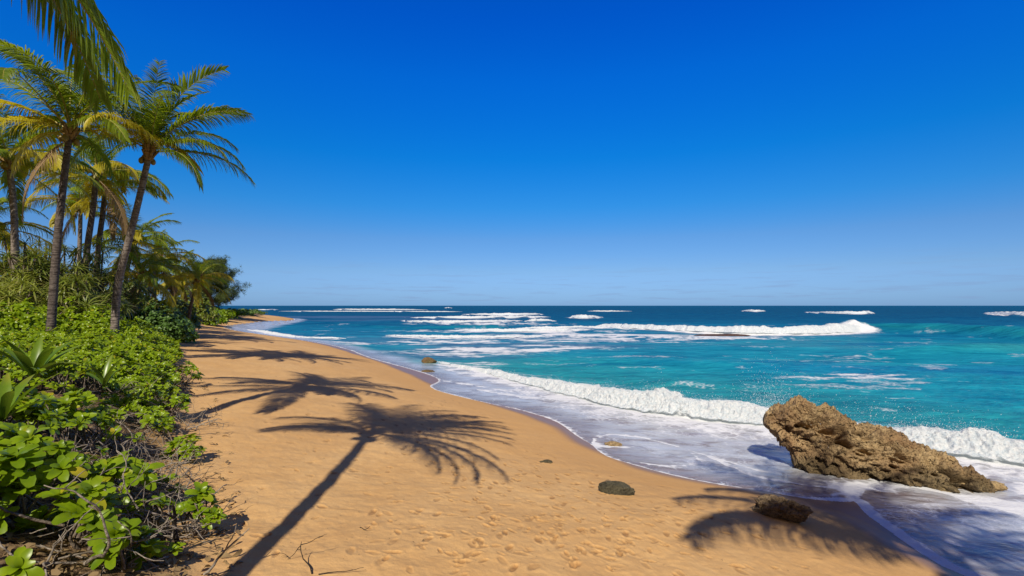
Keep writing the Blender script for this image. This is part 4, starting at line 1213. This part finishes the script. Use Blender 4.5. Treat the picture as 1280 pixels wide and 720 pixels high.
tag(put('shrubbery', q.mesh('shrubbery', M['naupaka'])), 'dense bright green naupaka thicket covering the bank behind the front shrubs', 'shrubbery', kind='stuff')
# woody stems inside the thicket
q = Q()
sel = np.where(cy_ < 16)[0]
for i in sel[::2]:
    c_ = C[i]; b = c_ + np.array([rj.normal(0, .25), rj.normal(0, .25), 0]); b[2] = c_[2] - hz_[i] - .03
    P = spline([b, (b + c_) / 2 + rj.normal(0, .06, 3), c_], 5)
    V, f = tube(P, np.linspace(.016, .006, 5), 4); q.add(V, f)
tag(put('undergrowth', q.mesh('undergrowth', M['wood'])), 'woody grey stems under the leafy thicket', 'undergrowth', kind='stuff')

# dry twig tangle
def twig(q, p, d, l, r0, depth, r, ground=True, n=9, wig=.22):
    pts = [np.array(p, float)]; d = np.array(d, float)
    for i in range(n):
        d = d + r.normal(0, wig, 3); d /= np.linalg.norm(d)
        nx = pts[-1] + d * l / n
        if ground:
            g = zb(nx[0], nx[1]) + r0
            if nx[2] < g: nx[2] = g; d[2] = abs(d[2]) * .3
        pts.append(nx)
    pts = np.array(pts)
    V, f = tube(pts, np.linspace(r0, r0 * .4, len(pts)), 6); q.add(V, f)
    if depth > 0:
        for _ in range(r.integers(1, 4)):
            i = r.integers(2, n)
            dd = d + r.normal(0, .8, 3)
            twig(q, pts[i], dd, l * r.uniform(.4, .7), r0 * .6, depth - 1, r, ground, max(4, n - 2), wig)
r = np.random.default_rng(9)
q = Q()
for _ in range(210):
    px = r.normal(172, 48); py = r.uniform(500, 715)
    px = max(px, 40)
    if px > 240: px = r.uniform(110, 240)
    x, y, z = GT(px, py)
    a = r.uniform(0, 6.28)
    twig(q, (x, y, z + r.uniform(.0, .22)), (math.cos(a), math.sin(a), r.uniform(-.1, .45)), r.uniform(.25, .75), r.uniform(.004, .011), 1, r)
for _ in range(26):
    x, y, z = GT(r.uniform(95, 235), r.uniform(480, 715)); a = r.uniform(0, 6.28)
    twig(q, (x, y, z + r.uniform(.0, .15)), (math.cos(a), math.sin(a), r.uniform(.0, .5)), r.uniform(.6, 1.2), r.uniform(.010, .018), 2, r, wig=.3)
tag(put('twigs', q.mesh('twigs', M['driftwood'])), 'tangle of bare grey-brown twigs between the front shrubs', 'twigs', kind='stuff')

def branch(px, py, d, l, r0, mat, label, seed, depth=2, lift=.03, wig=.22, name='branch', cat='branch'):
    x, y, z = GT(px, py)
    q = Q(); rr = np.random.default_rng(seed)
    twig(q, (x, y, z + lift), d, l, r0, depth, rr, True, 10, wig)
    return tag(put(name, q.mesh(name, M[mat])), label, cat)
branch(222, 690, (.02, .1, 1), .62, .026, 'blackwood', 'short charred black branch standing up among the twigs', 4, 1, 0, .15)
branch(160, 700, (.9, -.1, .35), .42, .013, 'driftwood', 'pale forked dead branch curling over the bottom edge', 15, 2)
branch(255, 722, (.8, .35, .35), .55, .014, 'driftwood', 'pale bent driftwood stick lying across the palm trunk shadow', 18, 1)
branch(165, 628, (.95, .12, .12), .55, .014, 'driftwood', 'long smooth grey stick lying level through the tangle', 22, 0, .14, .06)
branch(232, 640, (.35, .1, .95), .60, .006, 'blackwood', 'thin dark twig arching over the sand edge', 27, 1, .05, .2)
branch(262, 532, (-.2, .1, .9), .55, .010, 'driftwood', 'dry many-forked twig standing on the sand by the shrubs', 33, 3, 0, .3)
branch(230, 540, (.6, .1, .4), .60, .009, 'driftwood', 'dry twig lying low on the sand left of the standing one', 35, 2, .02, .3)
branch(390, 718, (-.25, .8, .2), .42, .008, 'blackwood', 'small dark twig on the sand at the bottom edge', 41, 2, .01, .22)
branch(398, 719, (.9, .25, .05), .45, .005, 'blackwood', 'thin dark curved stick pointing right at the bottom edge', 43, 0, .01, .1)
branch(450, 660, (.8, -.3, .05), .25, .006, 'blackwood', 'short dark stick alone on the sand above the bottom edge', 47, 0, .01, .15)

# leaf and twig litter
q = Q(); r = np.random.default_rng(21)
n = 2600
px = r.uniform(-40, 300, n); py = r.uniform(470, 760, n)
C = np.array([GT(a, b) for a, b in zip(px[:900], py[:900])])
C = C[(veg_s(C[:, 0], C[:, 1]) > -.5 - .5 * r.random(len(C)))]
C[:, 2] += .012
A = np.stack([r.normal(0, .5, len(C)), r.normal(0, .5, len(C)), np.ones(len(C))], 1); A /= np.linalg.norm(A, axis=1)[:, None]
V, f, t = rosettes(C, A, r.uniform(.35, .8, len(C)), NAU_LO, 2, 8, (1.2, 1.6)); q.add(V, f, 0, t)
tag(put('debris', q.mesh('debris', M['frond_dry'])), 'brown dead leaves littering the bank under the shrubs', 'leaf litter', kind='stuff')
q = Q()
C = []
for _ in range(260):
    C.append(GT(r.uniform(300, 1050), r.triangular(470, 700, 722)))
for _ in range(110):
    C.append(GT(r.normal(495, 50), r.normal(520, 28)))
C = np.array(C); C = C[shore_s(C[:, 0], C[:, 1]) > 1.5]
C[:, 2] += .006
A = np.stack([r.normal(0, .2, len(C)), r.normal(0, .2, len(C)), np.ones(len(C))], 1); A /= np.linalg.norm(A, axis=1)[:, None]
V, f, t = rosettes(C, A, r.uniform(.1, .42, len(C)), leaf_template(.12, .02, 2), 1, 8, (1.4, 1.6)); q.add(V, f, 0, t)
M['crumb'] = NT('dark_debris'); M['crumb'] = M['crumb'].done(M['crumb'].bsdf((.07, .04, .02, 1), .9))
tag(put('debris', q.mesh('debris', M['crumb'])), 'dark scraps of twig and leaf scattered over the sand', 'debris', kind='stuff')

# strap-leaved lilies
def lily(px, py, n, l, w, label, seed, up=.5, lift=0.):
    x, y, z = GT(px, py)
    root = thing('spider_lily', (x, y, z), label, 'lily', 'strap-leaved lilies')
    r = np.random.default_rng(seed)
    for j in range(n):
        a = j * 2.39996 + r.normal(0, .25); e = 1.35 - 1.0 * (j / max(1, n - 1)) * up * 1.6 + r.normal(0, .08)
        sg = 10; t = np.linspace(0, 1, sg + 1); ll = l * r.uniform(.75, 1.1)
        P = np.zeros((sg + 1, 3)); ang_ = e
        for i in range(1, sg + 1):
            ang_ -= .06 + .11 * t[i] * (1.3 - e)
            P[i] = P[i - 1] + ll / sg * np.array([math.cos(ang_), 0, math.sin(ang_)])
        wd = np.interp(t, [0, .25, .6, .85, 1], [.45, .8, 1, .6, .03]) * w * .5
        up_ = np.stack([-np.sin(e) * np.ones(sg + 1), 0 * t, np.cos(e) * np.ones(sg + 1)], 1)
        V = np.concatenate([P + np.stack([0 * t, -wd, 0 * t], 1) + up_ * (.45 * wd)[:, None], P, P + np.stack([0 * t, wd, 0 * t], 1) + up_ * (.45 * wd)[:, None]])
        k_ = sg + 1
        f = np.array([[c_ * k_ + i, c_ * k_ + i + 1, (c_ + 1) * k_ + i + 1, (c_ + 1) * k_ + i] for c_ in (0, 1) for i in range(sg)])
        q = Q(); q.add(V, f, 0, np.tile(t, 3))
        o = put('leaf', q.mesh('leaf', M['lily']), root, (0, 0, .05 + lift)); o.rotation_euler = (0, 0, a)
for (px, py), n, l, w, lab, sd, up in LILY: lily(px, py, n, l, w, lab, sd, up * .72, .30)

# ------------------------------------------------------------------ trees and bushes farther along
STRAP = leaf_template(.66, .060, 5, .35, .50, .9)
def pandanus(px, d, top_py, rx, n_heads, label, seed):
    n_heads = int(n_heads * 1.25)
    x = (px - 640) / F * d; y = d; z = zb(x, y)
    hz = H - (top_py - HZ) / F * d - z
    r = np.random.default_rng(seed)
    root = thing('pandanus_tree', (x, y, z), label, 'tree', 'pandanus trees on the bank')
    q = Q(); C = []; A = []
    trunk_top = np.array([0, 0, hz * .3])
    V, f = tube(spline([(0, 0, -.2), (.1, .05, hz * .15), trunk_top], 8), np.linspace(.13, .1, 8), 8); q.add(V, f)
    for j in range(n_heads):
        a = r.uniform(0, 6.28); rr = rx * math.sqrt(r.random()); 
        c_ = np.array([math.cos(a) * rr, math.sin(a) * rr * .8, hz * (1 - .55 * (rr / rx)**2) * r.uniform(.35, .96)])
        P = spline([trunk_top * r.uniform(.5, 1), trunk_top * .5 + c_ * .5 + np.array([0, 0, -.25]), c_], 9)
        V, f = tube(P, np.linspace(.065, .035, 9), 6); q.add(V, f)
        C.append(c_); dv = c_ / np.linalg.norm(c_) * .6 + np.array([0, -.1, .75]) + r.normal(0, .15, 3); A.append(dv / np.linalg.norm(dv))
    put('trunk', q.mesh('trunk', M['wood']), root)
    V, f, t = rosettes(np.array(C), np.array(A), r.uniform(.75, 1.15, n_heads), STRAP, 26, seed, (.15, 1.75), 0)
    q = Q(); q.add(V, f, 0, t); put('crown', q.mesh('crown', M['pandan']), root)
pandanus(-25, 24, 290, 3.2, 80, 'pandanus half outside the left edge', 1)
pandanus(28, 25, 285, 2.6, 75, 'spiky pandanus around the slim left palm trunk', 2)
pandanus(78, 27, 288, 2.6, 75, 'spiky pandanus around the tall dark palm trunk', 3)
pandanus(122, 29, 300, 2.4, 70, 'pandanus filling the gap between the dark and the curved trunk', 4)
pandanus(50, 33, 296, 3.6, 85, 'pandanus standing farther back behind the others', 5)
pandanus(100, 24, 338, 1.9, 45, 'lower pandanus in front of the gap between the trunks', 6)
pandanus(5, 22, 345, 2.0, 45, 'low pandanus at the left edge below the slim palm', 7)

def bush(px, d, top_py, rx, ry, n, mat, label, seed, cat='bush', name='bush', scale=1.6, lf=None, nl=9, grp='bushes along the far bank', elev=None):
    x = (px - 640) / F * d; y = d; z = zb(x, y)
    hz = max(.5, H - (top_py - HZ) / F * d - z)
    r = np.random.default_rng(seed)
    root = thing(name, (x, y, z), label, cat, grp)
    u = r.random(n)**.45; ph = r.uniform(0, 6.28, n); ct = r.uniform(.02, 1, n)
    st = np.sqrt(1 - ct**2)
    lob = 1 + .22 * np.sin(ph * 3 + seed) + .16 * np.sin(ph * 5 + ct * 6)
    C = np.stack([np.cos(ph) * st * rx * u * lob, np.sin(ph) * st * ry * u * lob, ct * hz * u * (.86 + .16 * np.sin(ph * 4 + seed))], 1)
    A = C / np.array([rx, ry, hz]) ; A = A + np.array([.1, -.2, .5]) + r.normal(0, .3, (n, 3)); A /= np.linalg.norm(A, axis=1)[:, None]
    V, f, t = rosettes(C, A, r.uniform(.7, 1.2, n) * scale, lf or NAU_LO, nl, seed)
    q = Q(); q.add(V, f, 0, t); put('foliage', q.mesh('foliage', M[mat]), root)
    q = Q()
    for j in range(9):
        a = j * .7 + r.random(); e = np.array([math.cos(a) * rx * .6, math.sin(a) * ry * .6, hz * r.uniform(.4, .75)])
        V, f = tube(spline([(0, 0, -.1), e * .5 + r.normal(0, .1, 3), e], 6), np.linspace(.05, .02, 6), 5); q.add(V, f)
    put('stems', q.mesh('stems', M['wood']), root)

bush(12, 19.5, 372, 1.7, 1.2, 520, 'naupaka', 'bright leafy bush at the left edge in front of the pandanus', 21, scale=1.15, nl=9)
bush(46, 21.5, 374, 1.5, 1.2, 460, 'naupaka', 'bright leafy bush left of the tall dark trunk foot', 22, scale=1.15, nl=9)
bush(104, 22.5, 372, 1.8, 1.2, 520, 'naupaka', 'bright leafy bush between the dark and curved trunk feet', 23, scale=1.15, nl=9)
bush(195, 30, 380, 1.7, 1.3, 700, 'heliotrope', 'rounded grey-green shrub at the foot of the small palms', 1, scale=1.5, nl=10)
bush(160, 32, 386, 1.4, 1.2, 420, 'naupaka', 'leafy green bush right of the curved palm trunk', 2)
bush(222, 34, 392, 1.1, 1.0, 380, 'naupaka', 'low bush right beside the small leaning palm', 3)
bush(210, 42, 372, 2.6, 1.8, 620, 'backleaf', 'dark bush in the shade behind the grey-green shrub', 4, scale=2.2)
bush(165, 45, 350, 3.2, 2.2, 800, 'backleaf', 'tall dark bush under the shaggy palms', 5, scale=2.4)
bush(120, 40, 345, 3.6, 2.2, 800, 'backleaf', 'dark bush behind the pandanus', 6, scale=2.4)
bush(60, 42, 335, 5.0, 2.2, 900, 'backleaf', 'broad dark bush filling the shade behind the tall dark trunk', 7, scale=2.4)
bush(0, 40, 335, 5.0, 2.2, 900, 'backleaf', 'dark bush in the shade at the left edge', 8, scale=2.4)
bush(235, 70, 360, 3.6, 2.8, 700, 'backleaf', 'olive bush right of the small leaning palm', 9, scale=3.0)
bush(255, 82, 383, 3.6, 2.6, 420, 'naupaka', 'low bright bush under the feathery tree, nearest of the shore row', 10, scale=3.0)
bush(268, 97, 386, 4.0, 2.6, 420, 'naupaka', 'low bright bush under the feathery tree, in the middle of the row', 11, scale=3.0)
bush(288, 112, 386.5, 4.0, 3.0, 420, 'naupaka', 'green bush right of the feathery tree above the sand', 12, scale=3.2)
bush(304, 128, 387.2, 4.4, 3.0, 420, 'heliotrope', 'last green bush at the tip of the far point', 13, scale=3.2)
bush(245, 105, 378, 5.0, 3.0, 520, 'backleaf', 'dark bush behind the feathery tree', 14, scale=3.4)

NEEDLE = leaf_template(.55, .036, 3, .1, .35, .8)
def feather_tree(px, d, top_py, rx, n, label, seed):
    x = (px - 640) / F * d; y = d; z = zb(x, y)
    hz = H - (top_py - HZ) / F * d - z
    r = np.random.default_rng(seed)
    root = thing('ironwood_tree', (x, y, z), label, 'tree')
    q = Q(); C = []; A = []
    V, f = tube(spline([(0, 0, -.3), (.3, 0, hz * .5), (.5, 0, hz * .93)], 12), np.linspace(.28, .05, 12), 8); q.add(V, f)
    nb = 46
    for j in range(nb):
        t = .18 + .78 * (j / nb); a = j * 2.4 + r.normal(0, .3)
        b = np.array([.5 * t, 0, hz * t])
        ln = rx * (1.05 - .75 * max(0, t - .35) / .65) * r.uniform(.65, 1.15)
        e = b + np.array([math.cos(a) * ln, math.sin(a) * ln, ln * r.uniform(.1, .5)])
        P = spline([b, b * .5 + e * .5 + np.array([0, 0, -.15 * ln]), e], 8)
        V, f = tube(P, np.linspace(.06, .015, 8), 4); q.add(V, f)
        for _ in range(n // nb):
            w = r.uniform(.25, 1.05); c_ = b + (e - b) * w + np.array([0, 0, -.12 * ln * math.sin(w * 3)]) + r.normal(0, .38, 3)
            C.append(c_); dv = (e - b) / ln * .7 + np.array([0, 0, .35]) + r.normal(0, .4, 3); A.append(dv / np.linalg.norm(dv))
    put('trunk', q.mesh('trunk', M['wood']), root)
    V, f, t = rosettes(np.array(C), np.array(A), r.uniform(.9, 1.6, len(C)), NEEDLE, 12, seed, (.15, 1.2), 0)
    q = Q(); q.add(V, f, 0, t); put('crown', q.mesh('crown', M['ironwood']), root)
feather_tree(262, 104, 325, 5.8, 3800, 'feathery dark green ironwood tree at the end of the palm grove', 3)
